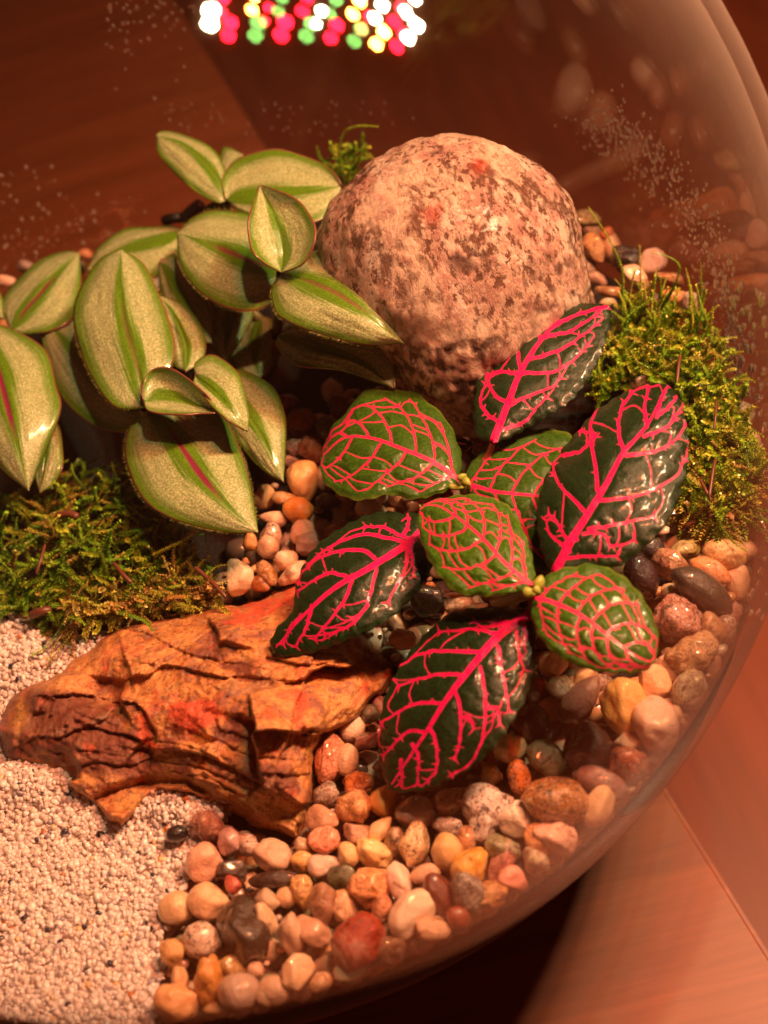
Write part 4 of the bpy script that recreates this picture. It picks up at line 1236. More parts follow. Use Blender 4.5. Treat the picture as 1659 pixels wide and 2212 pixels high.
# base, tip, midrib, left edge, right edge, z(base, middle, tip), edge drop left, right, purple streak
TR = {
 'front': [
  ((312, 882), (262, 538), [(300, 800), (268, 690), (258, 600)], [(282, 884), (240, 872), (190, 800), (158, 700), (170, 630), (215, 560)], [(345, 860), (368, 800), (377, 740), (350, 650), (310, 570)], (2.6, 3.3, 3.5), -.30, -.30, .35),
  ((322, 886), (558, 1150), [(365, 925), (430, 1020), (500, 1100)], [(288, 905), (270, 960), (275, 1010), (310, 1080), (370, 1120), (450, 1143), (510, 1151)], [(400, 882), (478, 895), (515, 960), (540, 1040), (553, 1110)], (2.2, 2.1, 1.5), -.30, -.25, 1.0),
  ((468, 830), (612, 1042), [(530, 890), (575, 960)], [(482, 900), (530, 978), (575, 1022)], [(500, 800), (540, 805), (590, 835), (617, 900), (618, 970)], (1.7, 1.7, 1.1), -.25, -.2, .1),
  ((312, 868), (477, 890), [(335, 856), (375, 858), (430, 876)], [(308, 842), (320, 806), (350, 793), (385, 805), (435, 845)], [(318, 884), (345, 893), (390, 895), (440, 892)], (2.8, 2.75, 2.75), .42, .30, 0.),
  ((422, 812), (536, 932), [(450, 835), (485, 868), (512, 900)], [(418, 830), (440, 855), (470, 890), (505, 915)], [(420, 785), (450, 766), (480, 775), (515, 805), (530, 850), (538, 895)], (2.7, 2.9, 2.4), .1, -.12, 0.),
  ((400, 802), (342, 638), [(402, 745), (378, 685)], [(378, 790), (362, 730), (345, 680)], [(432, 785), (446, 745), (428, 690), (388, 652)], (2.2, 2.4, 2.4), -.15, -.15, .15),
  ((312, 886), (87, 675), [(232, 835), (145, 745)], [(300, 928), (265, 934), (200, 918), (135, 860), (96, 765)], [(290, 800), (215, 705), (150, 668)], (1.9, 1.9, 2.0), -.25, -.2, .2),
 ],
 'middle': [
  ((345, 566), (458, 740), [(388, 640), (430, 700)], [(343, 600), (350, 650), (390, 705), (430, 738)], [(378, 548), (430, 600), (456, 660), (461, 710)], (2.3, 2.3, 1.9), -.2, -.2, .1),
  ((500, 652), (487, 776), [(492, 715)], [(455, 662), (444, 715), (462, 757)], [(548, 668), (535, 712), (508, 755)], (1.7, 1.7, 1.5), -.1, -.15, .1),
  ((560, 680), (560, 815), [(550, 750)], [(515, 715), (490, 772), (522, 806)], [(592, 695), (594, 760), (582, 803)], (1.2, 1.3, 1.2), -.1, -.1, .1),
  ((606, 590), (382, 503), [(545, 562), (450, 525)], [(600, 520), (560, 470), (520, 456), (460, 453), (415, 472)], [(606, 630), (580, 660), (540, 672), (490, 665), (430, 630), (388, 570)], (3.2, 3.4, 3.2), -.35, -.35, .75),
  ((608, 588), (562, 400), [(611, 540), (600, 490), (580, 440)], [(572, 568), (545, 540), (537, 490), (549, 435)], [(655, 568), (678, 525), (676, 480), (640, 432)], (3.8, 4.35, 4.7), .32, .32, 0.),
  ((605, 592), (873, 743), [(690, 615), (780, 665)], [(636, 560), (690, 540), (745, 538), (795, 562), (842, 630)], [(588, 620), (590, 660), (612, 690), (690, 722), (790, 744)], (3.6, 4.0, 3.2), -.40, -.40, .55),
  ((600, 725), (851, 839), [(690, 750), (780, 785)], [(640, 700), (740, 720), (845, 745), (853, 790)], [(598, 750), (640, 788), (740, 802), (800, 822)], (2.5, 2.5, 2.1), .1, -.12, 0.),
 ],
 'back': [
  ((488, 432), (738, 403), [(560, 428), (650, 415)], [(480, 385), (510, 345), (560, 325), (610, 322), (690, 350), (725, 380)], [(520, 460), (600, 492), (680, 480), (722, 450)], (3.1, 3.3, 3.1), .30, -.25, 0.),
  ((488, 433), (337, 293), [(466, 375), (405, 315)], [(470, 438), (430, 420), (380, 378), (342, 332)], [(492, 390), (474, 335), (430, 303), (375, 285), (347, 284)], (3.1, 3.7, 3.8), -.25, -.2, .1),
  ((490, 420), (524, 332), [(500, 370)], [(472, 370), (482, 318)], [(514, 378), (524, 350)], (2.8, 2.9, 2.9), -.1, -.1, .1),
  ((440, 462), (492, 432), [(465, 445)], [(442, 448), (465, 434)], [(455, 462), (480, 450)], (2.6, 2.7, 2.7), 0, 0, 0.),
 ],
 'left': [
  ((402, 500), (188, 582), [(320, 520), (245, 547)], [(372, 488), (320, 489), (265, 496), (212, 535)], [(385, 560), (330, 602), (270, 612), (215, 604)], (2.2, 2.3, 2.0), -.2, -.2, .05),
  ((22, 716), (172, 546), [(70, 650), (132, 580)], [(2, 655), (38, 600), (95, 556), (140, 542)], [(60, 722), (118, 712), (158, 685), (175, 610)], (2.0, 2.2, 2.0), -.25, -.2, .9),
  ((-50, 690), (62, 1060), [(-5, 800), (28, 930)], [(-100, 760), (-80, 900), (0, 1010)], [(30, 712), (100, 758), (122, 830), (132, 885), (98, 980)], (2.8, 2.9, 1.9), -.3, -.35, 1.0),
  ((105, 888), (85, 1064), [(98, 980)], [(75, 930), (68, 1000)], [(130, 930), (136, 1000), (115, 1047)], (1.3, 1.4, 1.0), -.1, -.1, 0.),
  ((-60, 600), (7, 690), [(-25, 650)], [(-50, 640), (-20, 680)], [(-25, 605), (4, 640)], (2.4, 2.5, 2.4), -.1, -.1, 0.),
 ],
}
SH = {'front': ("front shoot of striped silvery leaves with folded young leaves at its centre", 320, 960), 'middle': ("tall shoot of striped silvery leaves leaning on the boulder", 600, 760), 'back': ("rearmost shoot of striped silvery leaves in front of the dim glass", 500, 600), 'left': ("striped silvery shoot cut off by the left frame above the moss", 60, 900)}
_i = 0
for key, leaves in TR.items():
    root = shoot(*SH[key])
    for lf in leaves:
        _i += 1
        P, PX, S, T = leaf_surface(*lf[:8], 72, 41, 0.03, _i)
        n, fl_ = normals(P)
        q = np.stack([S * 6 + _i * 9, T * 9, S * 0], -1)
        groove = np.exp(-(T / 0.05) ** 2) * 0.035
        P = P + n * ((0.018 * fbm(q, 3, 5) - groove) * np.sin(np.pi * np.clip(S, .02, .98)))[..., None]
        leaf_object(root, P, S, T, MAT['trad'], MAT['under'], dict(purple=lf[8], seed=_i * 1.7), None, 0.035, fl_)
    stems = {'front': [[(312, 880, 2.5), (318, 920, 1.5), (330, 960, -.4)], [(425, 812, 2.5), (400, 850, 1.8), (330, 930, .6)], [(466, 828, 1.7), (420, 850, 1.2), (335, 940, .2)]],
             'middle': [[(607, 590, 3.6), (604, 640, 2.6), (598, 720, 1.0), (590, 780, -.4)], [(598, 728, 2.4), (600, 735, 1.8), (596, 760, 0.6)], [(500, 655, 1.6), (560, 690, 1.2), (590, 770, .1)], [(345, 566, 2.2), (440, 620, 1.5), (560, 700, .8)]],
             'back': [[(488, 432, 3.1), (492, 480, 2.0), (500, 600, -.4)], [(400, 500, 2.1), (440, 520, 1.6), (495, 560, .6)]],
             'left': [[(-50, 690, 2.7), (0, 800, 1.2), (60, 900, -.4)], [(22, 716, 1.9), (40, 780, 1.0), (62, 890, -.3)], [(105, 888, 1.25), (90, 900, .6), (70, 905, -.2)]]}[key]
    for k_, p_ in enumerate(stems):
        stem_object(root, p_, 0.11, 0.15, MAT['stem'] if k_ % 2 == 0 else MAT['redstem'])
    # fine hairs standing along the leaf margins
    if key in ('front', 'middle'):
        HV, HF = [], []
        for lf in leaves[:2] if key == 'front' else [leaves[3], leaves[5]]:
            P, PX, S, T = leaf_surface(*lf[:8], 90, 5)
            n, _ = normals(P)
            for side in (0, -1):
                for i in range(6, 84):
                    for rep in range(2):
                        b = P[i, side] + (P[i + 1, side] - P[i, side]) * rf.random()
                        o_ = P[i, side] - P[i, 2]; o_ /= np.linalg.norm(o_) + 1e-9
                        d = o_ + n[i, side] * rf.uniform(-.2, .6) + np.array([rf.gauss(0, .25) for _q in range(3)])
                        d /= np.linalg.norm(d)
                        e = b + d * rf.uniform(.04, .085)
                        wv = np.cross(d, FW) * 0.0035
                        k = len(HV)
                        HV += [b - wv, b + wv, e]
                        HF.append((k, k + 1, k + 2))
        me = mesh_np("margin_hairs", np.array(HV), np.array(HF), MAT['bud'])
        h = link("margin_hairs", me, root, kind="stuff")

# ------------------------------------------------------------------ pink veined plant
Z5 = lambda a: [(603.5 + .5291 * x, 603.5 + .5291 * y) for x, y in a]
Z6 = lambda a: [(877.8 + .4299 * x, 1206.9 + .4299 * y) for x, y in a]
FT = [
 dict(base=(1065, 955), tip=(1324, 658), mid=[(1098, 870), (1125, 802), (1172, 730), (1215, 692)], L=[(1032, 945), (1023, 890), (1036, 790), (1060, 735), (1100, 690), (1160, 664), (1240, 656)], R=[(1090, 950), (1130, 930), (1190, 895), (1240, 860), (1290, 785), (1314, 715)], z=(2.3, 2.7, 2.7), dz=(-.30, -.30), young=0,
   lat=[Z5(a) for a in ([(905, 590), (840, 540), (822, 480), (845, 430)], [(935, 505), (880, 470), (850, 400), (838, 320)], [(985, 390), (900, 375), (850, 390)], [(985, 375), (972, 290), (955, 200), (985, 150)], [(1068, 245), (1045, 170), (1062, 120)], [(1130, 170), (1140, 105)], [(895, 615), (985, 590), (1050, 525), (1090, 480)], [(925, 520), (1030, 470), (1110, 440), (1150, 400)], [(990, 385), (1120, 375), (1210, 320), (1260, 265)], [(1020, 325), (1150, 285), (1260, 210), (1300, 180)], [(1080, 235), (1200, 205), (1335, 110)], [(1105, 205), (1200, 150), (1340, 102)], [(880, 300), (850, 240), (935, 185)])]),
 dict(base=(993, 1036), tip=(692, 990), mid=[(930, 995), (865, 968), (810, 948), (745, 945)], L=[(960, 1062), (930, 1072), (893, 1080), (840, 1070), (780, 1082), (735, 1070), (698, 1038)], R=[(997, 990), (985, 945), (960, 900), (925, 868), (895, 845), (845, 843), (790, 842), (748, 890), (712, 930)], z=(2.0, 2.4, 1.9), dz=(-.30, -.40), young=.55, n=(5, 6)),
 dict(base=(1005, 1043), tip=(1262, 1098), mid=[(1070, 1062), (1130, 1068), (1200, 1078)], L=[(1012, 1010), (1060, 955), (1110, 935), (1165, 926), (1230, 938), (1270, 1010)], R=[(1020, 1075), (1060, 1110), (1110, 1170), (1165, 1235), (1230, 1200), (1262, 1140)], z=(1.9, 2.1, 1.7), dz=(-.25, -.30), young=.45, n=(5, 5)),
 dict(base=(1196, 1242), tip=(1442, 830), mid=[(1235, 1165), (1270, 1110), (1310, 1045), (1345, 980), (1400, 915)], L=[(1175, 1205), (1160, 1140), (1163, 1085), (1178, 1030), (1205, 985), (1240, 940), (1285, 890), (1335, 855), (1390, 832)], R=[(1215, 1238), (1280, 1230), (1340, 1222), (1400, 1175), (1440, 1130), (1472, 1060), (1487, 1000), (1484, 930), (1470, 865)], z=(2.6, 3.2, 3.2), dz=(-.35, -.35), young=0,
   lat=[Z5(a) for a in ([(1185, 1115), (1140, 1070), (1105, 1040), (1090, 985)], [(1215, 1060), (1175, 1060), (1130, 985), (1100, 960)], [(1250, 950), (1195, 895), (1140, 830), (1120, 760), (1150, 710)], [(1298, 862), (1290, 760), (1272, 660), (1280, 560), (1340, 490), (1480, 425)], [(1410, 710), (1385, 620), (1400, 520), (1440, 460)], [(1500, 600), (1490, 520), (1510, 440)], [(1545, 540), (1560, 480), (1590, 435)], [(1175, 1140), (1260, 1130), (1380, 1132)], [(1240, 1035), (1320, 1040), (1360, 1090), (1450, 1065)], [(1262, 1020), (1380, 1000), (1530, 965)], [(1310, 905), (1430, 890), (1540, 850), (1620, 800), (1655, 730)], [(1420, 720), (1540, 700), (1620, 650), (1660, 590)], [(1490, 640), (1580, 600), (1650, 510)], [(1540, 560), (1600, 510), (1640, 450)], [(1160, 720), (1230, 700), (1290, 640)], [(1180, 600), (1240, 620), (1285, 640)])]),
 dict(base=(1152, 1266), tip=(910, 1092), mid=[(1090, 1215), (1040, 1160), (985, 1115), (945, 1092)], L=[(1130, 1277), (1080, 1286), (1030, 1288), (985, 1280), (945, 1240), (920, 1195), (905, 1150), (902, 1115)], R=[(1155, 1235), (1146, 1190), (1128, 1140), (1095, 1090), (1060, 1075), (1010, 1068), (960, 1074), (930, 1082)], z=(2.9, 3.1, 2.9), dz=(-.28, -.28), young=.7, n=(6, 6)),
 dict(base=(922, 1136), tip=(588, 1408), mid=[(880, 1175), (800, 1225), (720, 1272), (650, 1335), (612, 1380)], L=[(915, 1112), (870, 1108), (800, 1110), (720, 1150), (670, 1195), (640, 1260), (632, 1320), (604, 1350), (585, 1382)], R=[(940, 1190), (930, 1235), (900, 1280), (850, 1330), (790, 1365), (690, 1405), (620, 1418)], z=(1.9, 2.3, 1.6), dz=(-.30, -.35), young=0,
   lat=[Z5(a) for a in ([(545, 1070), (480, 1040), (420, 1010), (350, 1010)], [(535, 1080), (440, 1055), (330, 1045), (200, 1095), (110, 1170)], [(390, 1135), (330, 1105), (200, 1120), (100, 1190), (75, 1250)], [(275, 1212), (200, 1200), (110, 1250), (70, 1275)], [(525, 1100), (515, 1180), (480, 1250), (440, 1320)], [(535, 1090), (548, 1170), (550, 1210)], [(400, 1148), (385, 1230), (355, 1330), (300, 1390)], [(300, 1210), (275, 1290), (200, 1400), (140, 1470)], [(360, 1330), (290, 1410), (190, 1450)], [(130, 1335), (110, 1420), (65, 1500)], [(90, 1370), (40, 1430), (15, 1490)], [(510, 1040), (530, 980), (525, 975)])]),
 dict(base=(1150, 1325), tip=(838, 1706), mid=[(1115, 1345), (1070, 1380), (1015, 1445), (965, 1510), (915, 1590)], L=[(1120, 1314), (1050, 1311), (985, 1322), (940, 1350), (900, 1390), (860, 1445), (832, 1505), (820, 1560), (818, 1630)], R=[(1156, 1370), (1155, 1430), (1140, 1500), (1115, 1545), (1080, 1600), (1035, 1645), (980, 1680), (920, 1704), (870, 1712)], z=(2.2, 2.0, 0.9), dz=(-.25, -.30), young=0,
   lat=[Z6(a) for a in ([(555, 325), (470, 320), (400, 345), (340, 315)], [(510, 350), (480, 325)], [(470, 380), (340, 355), (160, 370)], [(370, 465), (200, 465), (80, 475), (-30, 535), (-110, 590)], [(285, 585), (170, 580), (60, 605), (-40, 640)], [(185, 725), (60, 725), (-40, 770), (-130, 830)], [(90, 870), (10, 870), (-60, 930), (-120, 990)], [(590, 330), (600, 390), (590, 430)], [(555, 365), (560, 450), (590, 560)], [(460, 440), (475, 540), (500, 660), (515, 770)], [(370, 545), (390, 640), (395, 800), (370, 940), (310, 1040), (210, 1095)], [(405, 740), (460, 760), (470, 830)], [(240, 660), (270, 740), (270, 900), (240, 1010)], [(275, 795), (320, 800), (335, 850)], [(115, 845), (150, 930), (150, 1060), (110, 1120)], [(30, 930), (60, 1000), (55, 1130)], [(-30, 1010), (-20, 1080), (-30, 1130)])]),
 dict(base=(1152, 1290), tip=(1412, 1432), mid=[(1200, 1303), (1260, 1332), (1320, 1378), (1370, 1415)], L=[(1170, 1255), (1200, 1232), (1245, 1222), (1280, 1214), (1340, 1240), (1385, 1285), (1412, 1335), (1423, 1390)], R=[(1148, 1330), (1165, 1375), (1200, 1412), (1250, 1440), (1300, 1452), (1350, 1454), (1392, 1450)], z=(2.8, 2.9, 2.5), dz=(-.25, -.28), young=.6, n=(6, 6)),
 dict(base=(985, 1050), tip=(905, 1085), mid=[(945, 1072)], L=[(960, 1048), (925, 1062)], R=[(970, 1085), (930, 1098)], z=(1.6, 1.6, 1.3), dz=(-.1, -.1), young=.3, n=(4, 4)),
]

def vein_net(spec, PX, S, T, seed):
    """mask 0..1 of the printed vein network and a quilting height, in leaf space"""
    r = random.Random(seed)
    ns, nt = S.shape
    def uv(s, t):
        i = np.clip(np.asarray(s) * (ns - 1), 0, ns - 1.001); j = np.clip((np.asarray(t) + 1) / 2 * (nt - 1), 0, nt - 1.001)
        i0, j0 = i.astype(int), j.astype(int); a, b = (i - i0)[..., None], (j - j0)[..., None]
        return PX[i0, j0] * (1 - a) * (1 - b) + PX[i0 + 1, j0] * a * (1 - b) + PX[i0, j0 + 1] * (1 - a) * b + PX[i0 + 1, j0 + 1] * a * b
    size = np.linalg.norm(np.array(spec['tip']) - np.array(spec['base']))
    y = spec['young']
    segs = []
    def add(pl, w0, w1, jag=0.0):
        pl = np.asarray(pl, float)
        n = len(pl)
        w = np.linspace(w0, w1, n)
        if jag:
            w = w * (1 + jag * np.array([r.uniform(-1, 1) for _ in range(n)]))
        segs.append((pl, w))
    sm = np.linspace(0, 0.97, 50)
    mw = (8.6 if y < .1 else 7.0) * size / 400
    add(uv(sm, 0 * sm), mw, 1.6, .06)
    def stubs(pl, k, ln):
        for _ in range(k):
            i = r.randrange(4, len(pl) - 3)
            d = pl[i + 1] - pl[i - 1]; d = d / (np.linalg.norm(d) + 1e-9)
            sgn = r.choice((-1, 1))
            nrm = np.array([-d[1], d[0]]) * sgn
            L_ = r.uniform(.45, 1) * ln
            e = pl[i] + (nrm + d * r.uniform(.1, .8)) * L_
            m_ = (pl[i] + e) / 2 + d * L_ * .12
            add(polyline([pl[i], m_, e], 7), 2.1, 0.8, .1)
    lats = {-1: [], 1: []}
    if 'lat' in spec:
        for pts in spec['lat']:
            pl = polyline(pts, 40)
            pl = pl + np.stack([np.interp(np.arange(40), np.arange(0, 40, 3), [r.gauss(0, 0.9) for _ in range(14)]) for _k in range(2)], 1)
            add(pl, 4.2, 1.9, .12)
            stubs(pl, 4, 13)
            lats.setdefault('d', []).append(pl)
        D_ = lats['d']
        for a, b in zip(D_[:-1], D_[1:]):
            for (i, j) in ((39, r.randrange(24, 34)), (r.randrange(20, 30), r.randrange(10, 20))):
                p, q = a[i], b[j]
                dd = np.linalg.norm(p - q)
                mm = (p + q) / 2
                k_ = np.argmin(np.linalg.norm(PX.reshape(-1, 2) - mm, axis=1))
                if 12 < dd < 85 and abs(T.reshape(-1)[k_]) > 0.3:
                    add(polyline([p, mm + (mm - spec['mid'][1]) * .06 + np.array([r.gauss(0, 4), r.gauss(0, 4)]), q], 14), 1.6, 1.2, .25)
        for pl in D_:
            # forks near the margin
            d = pl[-1] - pl[-6]; d = d / (np.linalg.norm(d) + 1e-9)
            for sg in (-1, 1):
                nn = np.array([-d[1], d[0]]) * sg
                e = pl[-3] + d * r.uniform(8, 14) + nn * r.uniform(8, 16)
                add(polyline([pl[-3], pl[-3] + d * 6 + nn * 3, e], 8), 2.2, 1.0, .15)
    else:
        for side, n in zip((-1, 1), spec['n']):
            prev = None
            for i in range(n):
                s0 = 0.04 + 0.86 * (i / n) ** 0.95 + r.uniform(-.025, .025)
                u = np.linspace(0, 1, 40)
                reach = 0.20 + 0.06 * r.random()
                s = s0 + reach * (u * 0.55 + 0.45 * u ** 2.4)
                t = side * (0.03 + 0.80 * u ** 0.85)
                # bend forward to meet the next one
                s = np.minimum(s, 0.975)
                pl = uv(s, t)
                pl = pl + np.stack([np.interp(np.arange(40), np.arange(0, 40, 3), [r.gauss(0, 0.9) for _ in range(14)]) for _k in range(2)], 1)
                add(pl, 2.9 * size / 330, 1.5, .14)
                lats[side].append((s, t))
                stubs(pl, 2, 12)
            # cross links and loops near the margin
            for (a, b) in zip(lats[side][:-1], lats[side][1:]):
                for u in (r.uniform(.25, .5), r.uniform(.55, .75), r.uniform(.76, .9), 0.99):
                    i = int(u * 39); j = min(39, max(0, int((u - r.uniform(.02, .22)) * 39)))
                    p, q = uv(a[0][i], a[1][i]), uv(b[0][j], b[1][j])
                    m_ = (p + q) / 2 + np.array([r.gauss(0, 5), r.gauss(0, 5)])
                    add(polyline([p, m_, q], 12), 1.5, 1.2, .3)
            s_, t_ = lats[side][-1]
            p, q = uv(s_[-1], t_[-1]), uv(np.array(.97), np.array(0.0))
            add(polyline([p, (p + q) / 2 + np.array([2, -2]), q], 10), 1.4, 1.2)
    V = PX.reshape(-1, 2)
    best = np.zeros(len(V)); near = np.full(len(V), 1e9)
    for pl, w in segs:
        lo, hi = pl.min(0) - 26, pl.max(0) + 26
        idx = np.nonzero(((V > lo) & (V < hi)).all(1))[0]
        if not len(idx):
            continue
        v = V[idx]
        for k in range(len(pl) - 1):
            a, b = pl[k], pl[k + 1]
            ab = b - a
            t = np.clip(((v - a) @ ab) / (ab @ ab + 1e-9), 0, 1)
            d = np.linalg.norm(v - a - t[:, None] * ab, axis=1)
            wk = w[k] + (w[k + 1] - w[k]) * t
            best[idx] = np.maximum(best[idx], np.clip((wk - d) / 2.6 + 0.5, 0, 1))
            near[idx] = np.minimum(near[idx], np.maximum(d - wk, 0))
    return best.reshape(S.shape), near.reshape(S.shape)

fit = thing("pink_veined_plant", "plant with dark green leaves netted by vivid pink veins beside the boulder", "plant", at(1075, 1265, -0.3))
for i, sp in enumerate(FT):
    big = i < 8
    NS, NTT = (200, 150) if big else (50, 40)
    P, PX, S, T = leaf_surface(sp['base'], sp['tip'], sp['mid'], sp['L'], sp['R'], sp['z'], *sp['dz'], NS, NTT, 0.04, i * 1.9)
    # small scallops of the margin
    sc = 1.8 * np.sin(S * (95 if sp['young'] < .1 else 60) + i) * np.abs(T) ** 8
    C0 = PX[:, NTT // 2][:, None]
    dv = PX - C0
    PX2 = PX + dv / (np.linalg.norm(dv, axis=-1, keepdims=True) + 1e-6) * sc[..., None]
    P = at(PX2[..., 0], PX2[..., 1], (P[..., 2]))
    vein, near = vein_net(sp, PX, S, T, 100 + i)
    n, fl_ = normals(P)
    edge = np.clip((1 - np.abs(T)) / 0.12, 0, 1) * np.clip(S / .06, 0, 1) * np.clip((1 - S) / .05, 0, 1)
    quilt = (1 - np.exp(-(near / 9.0) ** 1.6)) * edge
    amp = 0.024 if sp['young'] < .1 else 0.042
    q = np.stack([PX[..., 0] / 16, PX[..., 1] / 16, S * 0 + i], -1)
    P = P + n * (amp * quilt + 0.008 * fbm(q, 2, 9))[..., None]
    pale = sp['young'] * np.clip(1 - np.abs(1 - np.abs(T)) / 0.07, 0, 1) * 0.7
    leaf_object(fit, P, S, T, MAT['fitt'], MAT['funder'], dict(vein=vein, young=sp['young'], pale=pale), None, 0.03, fl_)
for pts, a, b, m in (([(1152, 1276, 2.75), (1120, 1285, 1.9), (1080, 1300, 0.8), (1070, 1290, -.4)], .13, .16, 'stem'), ([(1000, 1042, 1.9), (1020, 1100, 1.2), (1060, 1200, .3), (1070, 1250, -.4)], .12, .15, 'stem'), ([(1065, 957, 2.2), (1050, 990, 1.9), (1005, 1042, 1.7)], .06, .09, 'redstem'), ([(1196, 1242, 2.5), (1175, 1262, 2.5), (1150, 1280, 2.4)], .07, .09, 'redstem'), ([(922, 1138, 1.85), (980, 1160, 1.4), (1040, 1200, .8)], .07, .09, 'stem'), ([(1150, 1326, 2.15), (1152, 1300, 2.3), (1150, 1280, 2.4)], .07, .09, 'redstem')):
    stem_object(fit, pts, a, b, MAT[m])
# young buds at the growing points
for (x, y, z, ln, wd, an) in ((1165, 1258, 3.0, 34, 24, -65), (1143, 1280, 2.95, 34, 24, 10), (1160, 1275, 3.1, 22, 18, 40), (998, 1030, 2.2, 24, 16, -30), (1008, 1042, 2.2, 24, 18, 40), (985, 1052, 2.0, 34, 16, 5)):
    k = ((at(x, y, z) - CAM) @ FW) / F_PX
    P, f = pebble_mesh(ln * k / 2, wd * k / 2, wd * k / 2 * .8, math.radians(an), 't', int(x), 2)
    o = link("bud", mesh_np("bud", P, f, MAT['bud']), fit); o.location = at(x, y, z)
# dark red wilted leaf scraps at the foot of the boulder
HV, HF = [], []
for k in range(16):
    x, y = rf.gauss(1030, 17), rf.gauss(956, 9)
    p = at(x, y, rf.uniform(1.2, 1.8))
    k0 = len(HV)
    d1 = np.array([rf.gauss(0, .14) for _ in range(3)]); d2 = np.array([rf.gauss(0, .08) for _ in range(3)])
    HV += [p - d1, p + d2, p + d1, p - d2 + d1 * .3]; HF.append((k0, k0 + 1, k0 + 2, k0 + 3))
link("withered_scraps", mesh_np("withered_scraps", np.array(HV), np.array(HF), simple("withered_red", (.16, .02, .025), .35)), fit, kind="stuff")

# ------------------------------------------------------------------ moss
def moss(name, label, poly, n, length, zfun, cols, seed, up=0.6, droop=0.05, flow=None, extra=()):
    r = random.Random(seed)
    V, Fq, C = [], [], []
    xs = [p[0] for p in poly]; ys = [p[1] for p in poly]
    starts = []
    while len(starts) < n:
        x, y = r.uniform(min(xs), max(xs)), r.uniform(min(ys), max(ys))
        if in_poly(np.array(x), np.array(y), poly):
            starts.append((x, y, zfun(x, y) + r.uniform(-.25, .12), length * r.uniform(.5, 1.25), None))
    for e in extra:
        starts.append(e)
    if name == 'right_moss' and n > 400:
        for _k in range(26):
            x, y = r.uniform(1335, 1530), r.uniform(655, 720)
            h_, dx = r.uniform(.5, 1.3), r.gauss(0, 18)
            starts.append((0, 0, 0, h_ * 1.1, [(x, y, .8), (x + dx * .4, y - 30 * h_, .8 + .55 * h_), (x + dx + r.gauss(0, 8), y - 66 * h_, .8 + .95 * h_)]))
    for (x, y, z, L_, path) in starts:
        base = np.array(r.choice(cols)) * r.uniform(.9, 1.9)
        if path is None:
            p = at(x, y, z)
            fx, fy = flow(x, y, r) if flow else (r.gauss(0, 1), r.gauss(0, 1))
            d = np.array([r.gauss(0, .55), r.gauss(0, .55), up + r.gauss(0, .35)]) + RX * fx - UY * fy
            d /= np.linalg.norm(d)
            st = 0.062
            pts = [p]
            for k in range(max(4, int(L_ / st))):
                d = d + np.array([r.gauss(0, .16), r.gauss(0, .16), r.gauss(0, .14) - droop])
                d /= np.linalg.norm(d)
                pts.append(pts[-1] + d * st)
            pts = np.array(pts)
            lw = r.uniform(.8, 1.2)
        else:
            pts = polyline(path, max(8, int(L_ / .062)))
            pts = at(pts[:, 0], pts[:, 1], pts[:, 2])
            lw = 0.75
        m = len(pts)
        tv, tf = tube(pts, np.linspace(.018, .008, m), 3)
        k0 = len(V)
        V += list(tv)
        tipc = np.clip(base * 2.0 + np.array([.09, .09, 0.005]), 0, .6)
        C += [base + (tipc - base) * (i // 3) / m for i in range(len(tv))]
        Fq += [tuple(q + k0 for q in f_) for f_ in tf]
        tan = np.gradient(pts, axis=0); tan /= np.linalg.norm(tan, axis=1, keepdims=True) + 1e-9
        ref = np.array([r.gauss(0, 1) for _ in range(3)])
        for i in range(m):
            a = np.cross(tan[i], ref); a /= np.linalg.norm(a) + 1e-9
            b = np.cross(tan[i], a)
            tp = 1 - 0.55 * i / m
            cc = (base + (tipc - base) * i / m)
            for q in range(4):
                th = q * 1.571 + i * 1.1 + r.uniform(-.3, .3)
                out = a * math.cos(th) + b * math.sin(th)
                dr = out * 0.8 + tan[i] * r.uniform(.5, .9)
                ln = r.uniform(.085, .13) * lw * tp
                sd = np.cross(dr, tan[i]); sd /= np.linalg.norm(sd) + 1e-9
                w_ = .045 * lw * tp
                k0 = len(V)
                c_ = pts[i]
                V += [c_, c_ + dr * ln * .5 + sd * w_, c_ + dr * ln + out * .006, c_ + dr * ln * .5 - sd * w_]
                Fq.append((k0, k0 + 1, k0 + 2, k0 + 3))
                c2 = cc * r.uniform(.75, 1.25)
                C += [c2] * 4
    me = mesh_np(name, np.array(V), np.array(Fq), MAT['moss'])
    cattr(me, "col", np.clip(np.array(C), 0, .8))
    return link(name, me, kind="stuff", label=label, category="moss")

